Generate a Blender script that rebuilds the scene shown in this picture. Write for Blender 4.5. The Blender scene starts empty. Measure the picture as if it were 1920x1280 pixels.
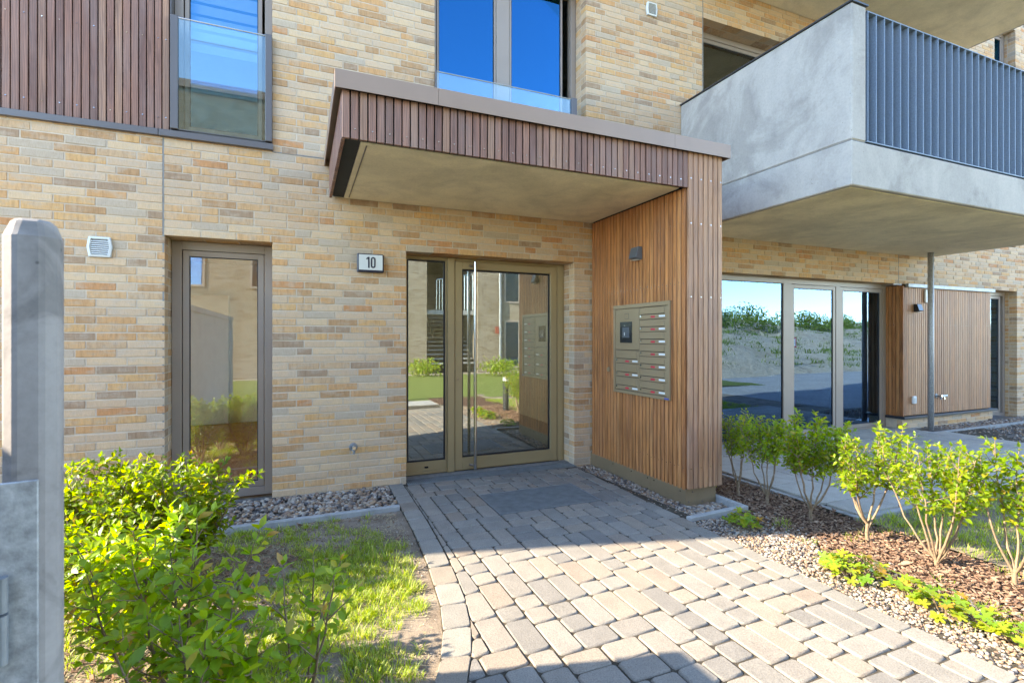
import bpy, bmesh, math, random
import numpy as np
from mathutils import Vector, Matrix
R = math.radians
random.seed(7); rng = np.random.default_rng(7)
scene = bpy.context.scene
C = scene.collection

# ------------------------------------------------------------------ camera, sky, sun, exposure
cam_data = bpy.data.cameras.new('camera'); cam = bpy.data.objects.new('camera', cam_data); C.objects.link(cam)
cam.location = (0, -4.64, 1.331); cam.rotation_euler = (R(90), 0, R(-22.7))
cam_data.sensor_width = 36; cam_data.lens = 945 / 1920 * 36; cam_data.shift_y = -7 / 1920
cam_data.clip_start = 0.05; cam_data.clip_end = 2000
cam_data.dof.use_dof = True; cam_data.dof.focus_distance = 4.6; cam_data.dof.aperture_fstop = 7.0
scene.camera = cam
SUN_EL = 31.0; SUN_DIR = Vector((-0.965 * math.cos(R(SUN_EL)), 0.263 * math.cos(R(SUN_EL)), math.sin(R(SUN_EL))))
world = bpy.data.worlds.new('World'); scene.world = world; world.use_nodes = True
wn = world.node_tree; bg = wn.nodes['Background']
sky = wn.nodes.new('ShaderNodeTexSky'); sky.sky_type = 'NISHITA'; sky.sun_disc = False
sky.sun_elevation = R(SUN_EL); sky.sun_rotation = R(285.2); sky.air_density = 0.85; sky.dust_density = 0.0; sky.ozone_density = 3.0; sky.altitude = 600
wn.links.new(sky.outputs[0], bg.inputs[0]); bg.inputs[1].default_value = 0.15
sun_data = bpy.data.lights.new('sun', 'SUN'); sun_data.energy = 2.5; sun_data.angle = R(0.53); sun_data.color = (1.0, 0.93, 0.82)
sun = bpy.data.objects.new('sun', sun_data); C.objects.link(sun)
sun.rotation_euler = SUN_DIR.to_track_quat('Z', 'Y').to_euler()
scene.view_settings.view_transform = 'Standard'; scene.view_settings.look = 'None'
scene.view_settings.exposure = 3.22; scene.view_settings.gamma = 1.0; scene.view_settings.use_curve_mapping = False
scene.view_settings.use_white_balance = True; scene.view_settings.white_balance_temperature = 7400; scene.view_settings.white_balance_tint = 8
scene.render.engine = 'CYCLES'
scene.cycles.use_denoising = True
scene.cycles.max_bounces = 8; scene.cycles.transparent_max_bounces = 12
scene.cycles.sample_clamp_indirect = 4.0; scene.cycles.caustics_reflective = False; scene.cycles.caustics_refractive = False

# ------------------------------------------------------------------ materials
class NT:
    """small wrapper for building node materials"""
    def __init__(s, name):
        s.m = bpy.data.materials.new(name); s.m.use_nodes = True; s.t = s.m.node_tree
        s.b = s.t.nodes['Principled BSDF']; s.out = s.t.nodes['Material Output']
    def n(s, typ, **kw):
        nd = s.t.nodes.new(typ)
        for k, v in kw.items(): setattr(nd, k, v)
        return nd
    def l(s, a, b): s.t.links.new(a, b)
    def pos(s, scale=(1, 1, 1), kind='world'):
        if kind == 'world': o = s.n('ShaderNodeNewGeometry').outputs['Position']
        else: o = s.n('ShaderNodeTexCoord').outputs['Object']
        mp = s.n('ShaderNodeMapping'); mp.inputs['Scale'].default_value = scale; s.l(o, mp.inputs[0]); return mp.outputs[0]
    def noise(s, scale, detail=4, vec=None, rough=0.6, dist=0.0):
        nd = s.n('ShaderNodeTexNoise'); nd.inputs['Scale'].default_value = scale; nd.inputs['Detail'].default_value = detail
        nd.inputs['Roughness'].default_value = rough; nd.inputs['Distortion'].default_value = dist
        if vec is not None: s.l(vec, nd.inputs['Vector'])
        return nd.outputs['Fac']
    def ramp(s, fac, stops, interp='LINEAR'):
        nd = s.n('ShaderNodeValToRGB'); cr = nd.color_ramp; cr.interpolation = interp
        while len(cr.elements) < len(stops): cr.elements.new(0.5)
        for e, (p, c) in zip(cr.elements, stops): e.position = p; e.color = (*c, 1) if len(c) == 3 else c
        s.l(fac, nd.inputs[0]); return nd.outputs[0]
    def mix(s, fac, a, b, mode='MIX'):
        nd = s.n('ShaderNodeMix', data_type='RGBA', blend_type=mode)
        for sock, v in ((nd.inputs[0], fac), (nd.inputs[6], a), (nd.inputs[7], b)):
            if isinstance(v, (int, float)): sock.default_value = v
            elif isinstance(v, tuple): sock.default_value = (*v, 1)
            else: s.l(v, sock)
        return nd.outputs[2]
    def math(s, op, a, b=0.0, c=None):
        nd = s.n('ShaderNodeMath', operation=op)
        for i, v in enumerate((a, b) if c is None else (a, b, c)):
            if isinstance(v, (int, float)): nd.inputs[i].default_value = v
            else: s.l(v, nd.inputs[i])
        return nd.outputs[0]
    def bump(s, h, strength=0.3, dist=0.002):
        nd = s.n('ShaderNodeBump'); nd.inputs['Strength'].default_value = strength; nd.inputs['Distance'].default_value = dist
        s.l(h, nd.inputs['Height']); s.l(nd.outputs[0], s.b.inputs['Normal']); return nd.outputs[0]
    def col(s, c):
        if isinstance(c, tuple): s.b.inputs['Base Color'].default_value = (*c, 1)
        else: s.l(c, s.b.inputs['Base Color'])
    def rnd(s, island=False):
        return s.n('ShaderNodeNewGeometry').outputs['Random Per Island'] if island else s.n('ShaderNodeObjectInfo').outputs['Random']
    def set(s, rough=0.7, metal=0.0, spec=0.5):
        s.b.inputs['Roughness'].default_value = rough; s.b.inputs['Metallic'].default_value = metal
        s.b.inputs['Specular IOR Level'].default_value = spec; return s.m

def m_plain(name, c, rough=0.6, metal=0.0, var=0.12, nscale=9, bump=0.0, bscale=200, spec=0.5):
    t = NT(name); p = t.pos()
    f = t.noise(nscale, 5, p)
    dark = tuple(x * (1 - var) for x in c); lite = tuple(min(1, x * (1 + var)) for x in c)
    t.col(t.ramp(f, [(0.3, dark), (0.7, lite)]))
    if bump: t.bump(t.noise(bscale, 4, p), bump, 0.002)
    return t.set(rough, metal, spec)

def m_brick(name, island):
    t = NT(name); p = t.pos(); r = t.rnd(island)
    base = t.ramp(r, [(0.0, (0.586, 0.409, 0.259)), (.15, (0.620, 0.438, 0.279)), (.28, (0.490, 0.383, 0.275)), (.36, (0.638, 0.451, 0.275)), (.46, (0.603, 0.366, 0.183)),
                      (.57, (0.576, 0.321, 0.145)), (.65, (0.551, 0.362, 0.209)), (.75, (0.464, 0.270, 0.134)), (.83, (0.377, 0.249, 0.156)), (.89, (0.611, 0.362, 0.160)), (.96, (0.533, 0.262, 0.114))], 'CONSTANT')
    # fired blotches differ inside a brick
    n1 = t.noise(9, 4, t.pos((1, 1, 2.4)), 0.6)
    c = t.mix(t.math('MULTIPLY', t.ramp(n1, [(0.48, (0, 0, 0)), (0.62, (1, 1, 1))]), 0.5), base, (.50, .405, .31))
    n2 = t.noise(1.0, 3, t.pos((260, 60, 28)), 0.7)           # fine vertical comb texture
    n2b = t.noise(1.0, 2, t.pos((48, 40, 9)), 0.7)
    c = t.mix(0.42, c, t.ramp(n2, [(0.25, (.60, .52, .44)), (0.6, (1.04, 1.04, 1.04))]), 'MULTIPLY')
    dk = t.ramp(r, [(0, (.25, .25, .25)), (.455, (.25, .25, .25)), (.465, (1, 1, 1))], 'CONSTANT')
    c = t.mix(t.math('MULTIPLY', dk, .5), c, t.ramp(n2b, [(0.30, (.66, .56, .46)), (0.48, (.98, .97, .95)), (.68, (1.22, 1.18, 1.12))]), 'MULTIPLY')
    n3 = t.noise(70, 3, p)
    c = t.mix(t.math('MULTIPLY', t.ramp(n3, [(0.60, (0, 0, 0)), (0.72, (1, 1, 1))]), 0.35), c, (.30, .19, .11))
    t.col(c)
    h = t.math('ADD', t.math('MULTIPLY', n2, 0.6), t.noise(120, 5, p))
    t.bump(h, 0.5, 0.0025)
    return t.set(0.85, 0, 0.3)

def m_brickwall(name, tone=(1, 1, 1)):
    """far brickwork where single bricks are a pixel or two"""
    t = NT(name); g = t.n('ShaderNodeNewGeometry'); sx = t.n('ShaderNodeSeparateXYZ'); t.l(g.outputs['Position'], sx.inputs[0])
    cb = t.n('ShaderNodeCombineXYZ'); t.l(t.math('ADD', sx.outputs[0], sx.outputs[1]), cb.inputs[0]); t.l(sx.outputs[2], cb.inputs[1])
    br = t.n('ShaderNodeTexBrick'); t.l(cb.outputs[0], br.inputs[0])
    br.inputs['Scale'].default_value = 1; br.inputs['Brick Width'].default_value = 0.25; br.inputs['Row Height'].default_value = 0.0625
    br.inputs['Mortar Size'].default_value = 0.005; br.inputs['Color1'].default_value = (.33, .27, .20, 1); br.inputs['Color2'].default_value = (.22, .16, .10, 1)
    br.inputs['Mortar'].default_value = (.40, .36, .30, 1); br.offset = 0.37
    t.col(t.mix(0.6, br.outputs[0], t.ramp(t.noise(6, 4, t.pos((1, 1, 6))), [(0.3, (.6, .6, .6)), (0.7, (1, 1, 1))]), 'MULTIPLY'))
    t.bump(br.outputs['Fac'], 0.4, -0.01)
    return t.set(0.9, 0, 0.2)

def m_wood(name, stops, island=False, gray=0.25, rough=0.55):
    t = NT(name); r = t.rnd(island)
    # offset the grain from slat to slat with the random value
    g = t.n('ShaderNodeNewGeometry'); ad = t.n('ShaderNodeVectorMath', operation='ADD'); t.l(g.outputs['Position'], ad.inputs[0])
    cb = t.n('ShaderNodeCombineXYZ'); t.l(t.math('MULTIPLY', r, 37.0), cb.inputs[2]); t.l(cb.outputs[0], ad.inputs[1])
    mp = t.n('ShaderNodeMapping'); mp.inputs['Scale'].default_value = (22, 22, 1.6); t.l(ad.outputs[0], mp.inputs[0])
    n = t.noise(1.2, 5, mp.outputs[0], 0.55, 1.6)
    w = t.n('ShaderNodeTexWave'); w.inputs['Scale'].default_value = 1.1; w.inputs['Distortion'].default_value = 9; w.inputs['Detail'].default_value = 2
    t.l(mp.outputs[0], w.inputs[0])
    base = t.ramp(r, stops)
    c = t.mix(0.5, base, t.ramp(n, [(0.30, (.42, .36, .33)), (0.50, (.95, .92, .90)), (0.66, (1.35, 1.25, 1.15))]), 'MULTIPLY')
    c = t.mix(0.55, c, t.ramp(w.outputs['Fac'], [(0.1, (.55, .48, .42)), (0.5, (1, 1, 1)), (1.0, (1.2, 1.12, 1.02))]), 'MULTIPLY')
    n4 = t.noise(2.2, 4, t.pos((3, 3, 0.7)))
    c = t.mix(t.math('MULTIPLY', t.ramp(n4, [(0.42, (0, 0, 0)), (0.68, (1, 1, 1))]), gray), c, (.29, .205, .175))
    t.col(c); t.bump(t.math('ADD', n, t.math('MULTIPLY', w.outputs['Fac'], 0.4)), 0.35, 0.0015)
    return t.set(rough, 0, 0.4)

def m_concrete(name, c, blotch=0.22, rough=0.8, pits=True, scale=1.6):
    t = NT(name); p = t.pos()
    n1 = t.noise(scale, 7, p, 0.62, 0.8); n2 = t.noise(60, 6, p, .7); n3 = t.noise(1.9, 6, t.pos((1, 1, 0.8)), 0.65, 0.6)
    d = tuple(x * (1 - blotch) for x in c); li = tuple(min(1, x * 1.05) for x in c)
    col = t.ramp(n1, [(0.40, d), (0.50, c), (0.58, li)])
    col = t.mix(0.5, col, t.ramp(n3, [(0.42, (.84, .84, .85)), (0.50, (1, 1, 1)), (0.60, (1.10, 1.10, 1.09))]), 'MULTIPLY')
    col = t.mix(0.45, col, t.ramp(n2, [(0.35, (.75, .75, .75)), (0.6, (1, 1, 1))]), 'MULTIPLY')
    n5 = t.noise(1.0, 4, t.pos((9, 9, .8)), .6)
    col = t.mix(0.30, col, t.ramp(n5, [(0.35, (.80, .80, .80)), (0.55, (1, 1, 1))]), 'MULTIPLY')
    h = n2
    if pits:
        v = t.n('ShaderNodeTexVoronoi'); v.inputs['Scale'].default_value = 26; t.l(p, v.inputs[0])
        pit = t.ramp(v.outputs['Distance'], [(0.06, (0, 0, 0)), (0.10, (1, 1, 1))])
        vv = t.ramp(t.noise(5, 2, p), [(0.45, (1, 1, 1)), (0.6, (0, 0, 0))])
        pit = t.mix(1.0, pit, vv, 'LIGHTEN')
        col = t.mix(0.55, col, pit, 'MULTIPLY')
    t.col(col); t.bump(h, 0.25, 0.002)
    return t.set(rough, 0, 0.3)

def m_paver(name, stops, pos_kind='world', island=False):
    t = NT(name); p = t.pos(); r = t.rnd(island)
    base = t.ramp(r, stops, 'CONSTANT')
    n1 = t.noise(8, 5, p); n2 = t.noise(170, 5, p, 0.75); n3 = t.noise(60, 4, p)
    c = t.mix(0.5, base, t.ramp(n1, [(0.3, (.72, .71, .70)), (0.65, (1.08, 1.07, 1.05))]), 'MULTIPLY')
    c = t.mix(0.8, c, t.ramp(n2, [(0.33, (.55, .53, .50)), (0.50, (1, .99, .98)), (0.70, (1.3, 1.28, 1.24))]), 'MULTIPLY')
    c = t.mix(t.math('MULTIPLY', t.ramp(n3, [(0.60, (0, 0, 0)), (0.72, (1, 1, 1))]), 0.25), c, (.16, .14, .12))
    t.col(c); t.bump(t.math('ADD', n2, t.math('MULTIPLY', n3, 1.4)), 0.55, 0.003)
    return t.set(0.88, 0, 0.25)

def m_leaf(name, stops, trans=0.45, rough=0.42):
    t = NT(name)
    oi = t.n('ShaderNodeObjectInfo').outputs['Random']; isl = t.n('ShaderNodeNewGeometry').outputs['Random Per Island']
    r = t.math('FRACT', t.math('ADD', oi, isl))
    n = t.noise(25, 3, t.pos())
    c = t.mix(0.35, t.ramp(r, stops), t.ramp(n, [(0.3, (.6, .65, .5)), (0.65, (1.1, 1.1, 1.0))]), 'MULTIPLY')
    t.col(c); t.set(rough, 0, 0.5)
    tr = t.n('ShaderNodeBsdfTranslucent'); hs = t.n('ShaderNodeHueSaturation'); hs.inputs['Saturation'].default_value = 1.12; hs.inputs['Value'].default_value = 1.9
    hs.inputs['Hue'].default_value = 0.487
    t.l(c, hs.inputs['Color']); t.l(hs.outputs[0], tr.inputs[0])
    mx = t.n('ShaderNodeMixShader'); mx.inputs[0].default_value = trans
    t.l(t.b.outputs[0], mx.inputs[1]); t.l(tr.outputs[0], mx.inputs[2]); t.l(mx.outputs[0], t.out.inputs[0])
    return t.m

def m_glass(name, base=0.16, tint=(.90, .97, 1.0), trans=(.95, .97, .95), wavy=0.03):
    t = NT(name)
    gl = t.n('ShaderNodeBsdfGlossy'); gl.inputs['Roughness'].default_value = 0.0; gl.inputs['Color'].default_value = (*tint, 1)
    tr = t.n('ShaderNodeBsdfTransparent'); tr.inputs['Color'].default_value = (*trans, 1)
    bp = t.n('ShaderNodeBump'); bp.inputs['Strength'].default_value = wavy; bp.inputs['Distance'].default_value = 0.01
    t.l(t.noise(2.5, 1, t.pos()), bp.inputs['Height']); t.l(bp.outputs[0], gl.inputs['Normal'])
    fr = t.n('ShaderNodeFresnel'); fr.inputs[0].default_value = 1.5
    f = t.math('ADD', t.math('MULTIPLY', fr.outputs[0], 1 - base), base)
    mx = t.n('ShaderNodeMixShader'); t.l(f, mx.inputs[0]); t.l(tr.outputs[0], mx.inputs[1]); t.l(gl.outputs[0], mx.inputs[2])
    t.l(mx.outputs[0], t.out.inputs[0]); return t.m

def m_emit(name, c, s):
    t = NT(name); t.col(c); t.b.inputs['Emission Color'].default_value = (*c, 1); t.b.inputs['Emission Strength'].default_value = s
    return t.set(0.5)

def m_ground(name, stops, scale=3, fine=90, bump=0.6, bd=0.01):
    t = NT(name); p = t.pos(); n = t.noise(scale, 6, p, 0.65); f = t.noise(fine, 5, p, 0.7)
    c = t.mix(0.6, t.ramp(n, stops), t.ramp(f, [(0.3, (.5, .5, .5)), (0.55, (1, 1, 1)), (.75, (1.25, 1.25, 1.2))]), 'MULTIPLY')
    t.col(c); t.bump(t.math('ADD', f, n), bump, bd); return t.set(0.95, 0, 0.15)

M = {}
M['brick'] = m_brick('brick_face', False); M['brick_i'] = m_brick('brick_faces', True)
M['mortar'] = m_plain('mortar', (.57, .47, .355), 0.95, 0, 0.12, 14, 0.5, 260, 0.1)
M['far_brick'] = m_brickwall('far_brickwork')
M['sealant'] = m_plain('sealant', (.24, .23, .21), 0.8, 0, 0.08, 30)
M['frame'] = m_plain('grey_brown_window_frame', (.31, .25, .205), 0.42, 0.1, 0.05, 3)
M['door_frame'] = m_plain('bronze_door_frame', (.36, .265, .135), 0.42, 0.12, 0.05, 3)
M['flash'] = m_plain('brown_flashing', (.31, .215, .16), 0.40, 0.15, 0.07, 2)
M['flash_dark'] = m_plain('dark_flashing', (.13, .115, .11), 0.38, 0.4, 0.07, 2)
M['bronze'] = m_plain('bronze_sheet', (.31, .222, .125), 0.42, 0.12, 0.06, 2.5)
M['base'] = m_plain('dark_bronze_base', (.22, .155, .09), 0.42, 0.12, 0.10, 5)
M['gasket'] = m_plain('gasket', (.012, .013, .018), 0.5, 0, 0.05)
M['glass'] = m_glass('glass')
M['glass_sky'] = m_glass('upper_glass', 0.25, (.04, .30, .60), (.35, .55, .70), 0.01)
M['glass_french'] = m_glass('french_window_glass', 0.16, (.14, .48, .80), (.90, .97, 1.0), 0.01)
M['glass_door'] = m_glass('door_glass', 0.36, (.92, .97, .97), (.62, .68, .66), 0.012)
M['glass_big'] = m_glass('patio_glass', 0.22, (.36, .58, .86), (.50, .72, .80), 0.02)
M['glass_rail'] = m_glass('balustrade_glass', 0.06, (.9, 1, 1), (.84, .93, .94), 0.0)
M['wood_up'] = m_wood('weathered_purple_brown_slats', [(0, (.225, .112, .082)), (.35, (.29, .15, .105)), (.7, (.17, .086, .066)), (1, (.35, .20, .13))], gray=0.35)
M['wood_side'] = m_wood('orange_brown_slats', [(0, (.40, .165, .058)), (.35, (.47, .205, .072)), (.7, (.35, .140, .048)), (1, (.51, .235, .088))], gray=0.10)
M['wood_bay'] = m_wood('bay_slats', [(0, (.42, .20, .09)), (.3, (.50, .26, .125)), (.65, (.35, .17, .08)), (1, (.54, .30, .155))], gray=0.2)
M['wood_front'] = m_wood('front_slats', [(0, (.42, .225, .125)), (.3, (.52, .30, .17)), (.65, (.36, .19, .11)), (1, (.58, .36, .22))], gray=0.3)
M['wood_back'] = m_plain('slat_underlay', (.012, .007, .005), 0.8)
M['soffit'] = m_concrete('soffit_render', (.83, .73, .54), 0.10, 0.9, False, 1.1)
M['balc'] = m_concrete('balcony_concrete', (.43, .395, .355), 0.22)
M['balc_soffit'] = m_concrete('balcony_soffit', (.80, .70, .51), 0.12, 0.9, False, 1.0)
M['post'] = m_concrete('post_concrete', (.32, .285, .26), 0.30, 0.85, True, 7)
M['kerb'] = m_concrete('kerb_concrete', (.34, .335, .32), 0.15, 0.85, False, 6)
M['galv'] = m_plain('galvanised_steel', (.26, .275, .285), 0.5, 0.5, 0.2, 22, 0.1, 90)
M['plate'] = m_plain('spangled_zinc', (.40, .40, .395), 0.55, 0.35, 0.32, 60, 0.3, 240)
M['rail'] = m_plain('railing_steel', (.15, .195, .255), 0.55, 0.15, 0.18, 90, 0.2, 300)
M['steel'] = m_plain('brushed_steel', (.62, .60, .57), 0.22, 1.0, 0.05, 5)
M['slab'] = m_paver('slab', [(0, (.38, .36, .325)), (.5, (.41, .39, .35)), (.8, (.35, .335, .305))])
M['paver'] = m_paver('paver', [(0, (0.244, 0.214, 0.182)), (.17, (0.212, 0.194, 0.171)), (.32, (0.258, 0.217, 0.176)), (.47, (0.190, 0.175, 0.158)), (.60, (0.244, 0.220, 0.191)),
                               (.72, (0.258, 0.224, 0.188)), (.84, (0.220, 0.198, 0.173)), (.93, (0.244, 0.199, 0.160))])
M['paver_edge'] = m_paver('border_paver', [(0, (0.250, 0.228, 0.198)), (.3, (0.220, 0.203, 0.178)), (.6, (0.263, 0.238, 0.205)), (.85, (0.233, 0.198, 0.161))])
M['joint'] = m_ground('joint_sand', [(0.3, (.045, .037, .028)), (0.7, (.10, .082, .06))], 20, 200)
M['white'] = m_plain('white_paint', (.72, .72, .70), 0.4, 0, 0.04)
M['white_wall'] = m_plain('white_plaster', (.80, .78, .72), 0.9, 0, 0.04)
M['black'] = m_plain('black_plastic', (.010, .011, .013), 0.18, 0, 0.05)
M['navy'] = m_plain('dark_sign_case', (.02, .021, .04), 0.35, 0, 0.1)
M['sign_white'] = m_plain('sign_face', (.62, .63, .60), 0.3, 0, 0.04, 6)
M['red'] = m_plain('red_sticker', (.55, .02, .05), 0.4, 0, 0.05)
M['notice'] = m_plain('notice_red', (.30, .06, .03), 0.5)
M['blue'] = m_plain('blue_badge', (.02, .05, .35), 0.4)
M['greydk'] = m_plain('dark_grey_metal', (.05, .052, .058), 0.42, 0.3, 0.1)
M['lampgrey'] = m_plain('grey_lamp_housing', (.12, .135, .155), 0.45, 0.2, 0.1)
M['screen'] = m_plain('intercom_screen', (.09, .10, .11), 0.12, 0, 0.1)
M['parquet'] = m_wood('parquet', [(0, (.50, .25, .06)), (.5, (.58, .31, .085)), (1, (.44, .21, .05))], island=True, gray=0.0, rough=0.25)
M['grate'] = m_plain('steel_grate', (.19, .195, .19), 0.65, 0.1, 0.2, 14)
M['pit'] = m_plain('grate_pit', (.03, .032, .035), 0.9)
M['soil'] = m_ground('sandy_soil', [(0.30, (.155, .115, .085)), (0.5, (.25, .195, .145)), (0.68, (.34, .275, .21))], 4, 120)
M['ground'] = m_ground('courtyard_ground', [(0.35, (.20, .17, .13)), (0.65, (.30, .26, .20))], 2, 60)
M['far_lawn'] = m_ground('far_lawn', [(0.3, (.09, .12, .025)), (0.6, (.14, .17, .04))], 3, 50)
M['sand'] = m_ground('sand_mound', [(0.32, (.48, .38, .26)), (0.5, (.60, .50, .37)), (0.72, (.52, .42, .29))], 0.5, 6, 0.9, 0.25)
M['mulch_bed'] = m_ground('mulch_bed', [(0.3, (.06, .032, .022)), (0.7, (.14, .075, .048))], 20, 90)
M['gravel_bed'] = m_ground('gravel_bed', [(0.3, (.09, .08, .072)), (0.7, (.20, .18, .16))], 30, 140)
M['road'] = m_ground('light_paving', [(0.3, (.30, .285, .26)), (0.7, (.38, .36, .33))], 1, 14, 0.3)
def m_pebble():
    t = NT('pebbles'); r = t.rnd(True)
    c = t.ramp(r, [(0, (0.284, 0.224, 0.170)), (.15, (0.146, 0.112, 0.089)), (.28, (0.344, 0.224, 0.133)), (.42, (0.361, 0.304, 0.244)), (.55, (0.077, 0.068, 0.067)), (.66, (0.241, 0.152, 0.100)), (.78, (0.258, 0.224, 0.200)), (.88, (0.189, 0.112, 0.074)), (.95, (0.447, 0.384, 0.318))], 'CONSTANT')
    n = t.noise(90, 3, t.pos()); c = t.mix(0.4, c, t.ramp(n, [(0.3, (.7, .7, .7)), (0.7, (1.1, 1.1, 1.1))]), 'MULTIPLY'); t.col(c); return t.set(0.6, 0, 0.4)
M['pebble'] = m_pebble()
def m_chip():
    t = NT('bark_chips'); r = t.rnd(True)
    c = t.ramp(r, [(0, (.18, .100, .062)), (.3, (.28, .165, .105)), (.55, (.11, .062, .042)), (.8, (.36, .235, .155)), (1, (.25, .175, .125))])
    n = t.noise(150, 3, t.pos()); c = t.mix(0.5, c, t.ramp(n, [(0.3, (.6, .6, .6)), (0.7, (1.1, 1.1, 1.1))]), 'MULTIPLY'); t.col(c); return t.set(0.85, 0, 0.2)
M['chip'] = m_chip()
def m_crumb():
    t = NT('soil_crumb'); t.col(t.ramp(t.rnd(True), [(0, (.17, .12, .085)), (.4, (.26, .20, .15)), (.8, (.33, .26, .19)), (1, (.45, .40, .34))])); return t.set(0.95, 0, 0.1)
M['crumb'] = m_crumb()
M['straw'] = m_plain('dry_blades', (.40, .32, .18), .8, 0, .35, 40)
M['grass'] = m_leaf('grass_blades', [(0, (0.138, 0.225, 0.015)), (.4, (0.237, 0.325, 0.025)), (.8, (0.350, 0.413, 0.044)), (1, (0.525, 0.475, 0.163))], 0.4, 0.5)
M['leaf'] = m_leaf('shrub_leaves', [(0, (0.106, 0.185, 0.009)), (.35, (0.162, 0.252, 0.011)), (.7, (0.224, 0.302, 0.013)), (.93, (0.302, 0.336, 0.017)), (1, (0.358, 0.246, 0.034))], 0.5)
M['leaf_backlit'] = m_leaf('backlit_shrub_leaves', [(0, (.15, .26, .02)), (.35, (.21, .33, .025)), (.7, (.27, .38, .03)), (.93, (.34, .40, .03)), (1, (.40, .24, .07))], 0.5)  # lighter copy of the leaf for front shrubs, backlight put into its colour
M['leaf_y'] = m_leaf('geranium_leaves', [(0, (0.125, 0.237, 0.019)), (.5, (0.213, 0.300, 0.025)), (.85, (0.325, 0.338, 0.025)), (1, (0.450, 0.213, 0.037))], 0.4)
M['leaf_far'] = m_leaf('far_leaves', [(0, (0.085, 0.153, 0.025)), (.5, (0.136, 0.204, 0.034)), (1, (0.221, 0.255, 0.051))], 0.25)
M['stem'] = m_plain('stems', (.22, .15, .09), 0.7, 0, 0.3, 60, 0.3, 200)
M['lamp_glow'] = m_emit('ceiling_lamp_glow', (1.0, .84, .62), 9.0)

# ------------------------------------------------------------------ mesh helpers
class MB:
    def __init__(s): s.v = []; s.f = []; s.mi = []
    def add(s, vs, fs, mi=0):
        o = len(s.v); s.v += [tuple(v) for v in vs]; s.f += [tuple(i + o for i in f) for f in fs]; s.mi += [mi] * len(fs); return s
    def box(s, x0, x1, y0, y1, z0, z1, mi=0):
        vs = [(x0, y0, z0), (x1, y0, z0), (x1, y1, z0), (x0, y1, z0), (x0, y0, z1), (x1, y0, z1), (x1, y1, z1), (x0, y1, z1)]
        return s.add(vs, [(0, 3, 2, 1), (4, 5, 6, 7), (0, 1, 5, 4), (1, 2, 6, 5), (2, 3, 7, 6), (3, 0, 4, 7)], mi)
    def tube(s, pts, rad, n=8, caps=True, mi=0):
        rad = rad if isinstance(rad, (list, tuple)) else [rad] * len(pts)
        pts = [Vector(p) for p in pts]; o = len(s.v); prev = None
        for i, p in enumerate(pts):
            d = (pts[min(i + 1, len(pts) - 1)] - pts[max(i - 1, 0)]).normalized()
            a = d.orthogonal().normalized() if prev is None else (prev - d * prev.dot(d)).normalized()
            prev = a; b = d.cross(a)
            for k in range(n):
                th = 2 * math.pi * k / n; s.v.append(tuple(p + (a * math.cos(th) + b * math.sin(th)) * rad[i]))
        for i in range(len(pts) - 1):
            for k in range(n):
                s.f.append((o + i * n + k, o + i * n + (k + 1) % n, o + (i + 1) * n + (k + 1) % n, o + (i + 1) * n + k)); s.mi.append(mi)
        if caps:
            s.f.append(tuple(o + k for k in range(n))[::-1]); s.f.append(tuple(o + (len(pts) - 1) * n + k for k in range(n))); s.mi += [mi, mi]
        return s
    def prism(s, poly, z0, z1, mi=0):
        n = len(poly); vs = [(x, y, z0) for x, y in poly] + [(x, y, z1) for x, y in poly]
        return s.add(vs, [tuple(range(n))[::-1], tuple(range(n, 2 * n))] + [(i, (i + 1) % n, n + (i + 1) % n, n + i) for i in range(n)], mi)
    def mesh(s, name, mats, smooth=False):
        me = bpy.data.meshes.new(name); me.from_pydata(s.v, [], s.f)
        for m in (mats if isinstance(mats, list) else [mats]): me.materials.append(m)
        if any(s.mi): me.polygons.foreach_set('material_index', s.mi)
        if smooth: me.polygons.foreach_set('use_smooth', [True] * len(s.f))
        me.update(); return me
    def build(s, name, mats, parent=None, bevel=0.0, smooth=False, kind=None, seg=1):
        o = bpy.data.objects.new(name, s.mesh(name, mats, smooth)); C.objects.link(o)
        if parent is not None: o.parent = parent
        if bevel:
            b = o.modifiers.new('bevel', 'BEVEL'); b.width = bevel; b.segments = seg; b.limit_method = 'ANGLE'; b.angle_limit = R(40)
        if kind: o['kind'] = kind
        return o

def fast_mesh(name, V, F, mats, smooth=False):
    """V (n,3) float, F (m,k) int"""
    me = bpy.data.meshes.new(name); k = F.shape[1]
    me.vertices.add(len(V)); me.vertices.foreach_set('co', V.astype(np.float32).ravel())
    me.loops.add(F.size); me.loops.foreach_set('vertex_index', F.astype(np.int32).ravel())
    me.polygons.add(len(F)); me.polygons.foreach_set('loop_start', np.arange(0, F.size, k, dtype=np.int32))
    me.polygons.foreach_set('loop_total', np.full(len(F), k, dtype=np.int32))
    if smooth: me.polygons.foreach_set('use_smooth', np.ones(len(F), dtype=bool))
    me.materials.append(mats); me.update(calc_edges=True)
    if not smooth: me.shade_flat()
    return me

def scatter_mesh(name, protos, mats4, mat, smooth=False):
    """join copies: protos = list of (V,F); mats4 = list of (proto index, 4x4 np)"""
    Vs, Fs, off = [], [], 0
    for pi, m in mats4:
        V, F = protos[pi]; Vs.append(V @ m[:3, :3].T + m[:3, 3]); Fs.append(F + off); off += len(V)
    return fast_mesh(name, np.vstack(Vs), np.vstack(Fs), mat, smooth)

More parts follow.
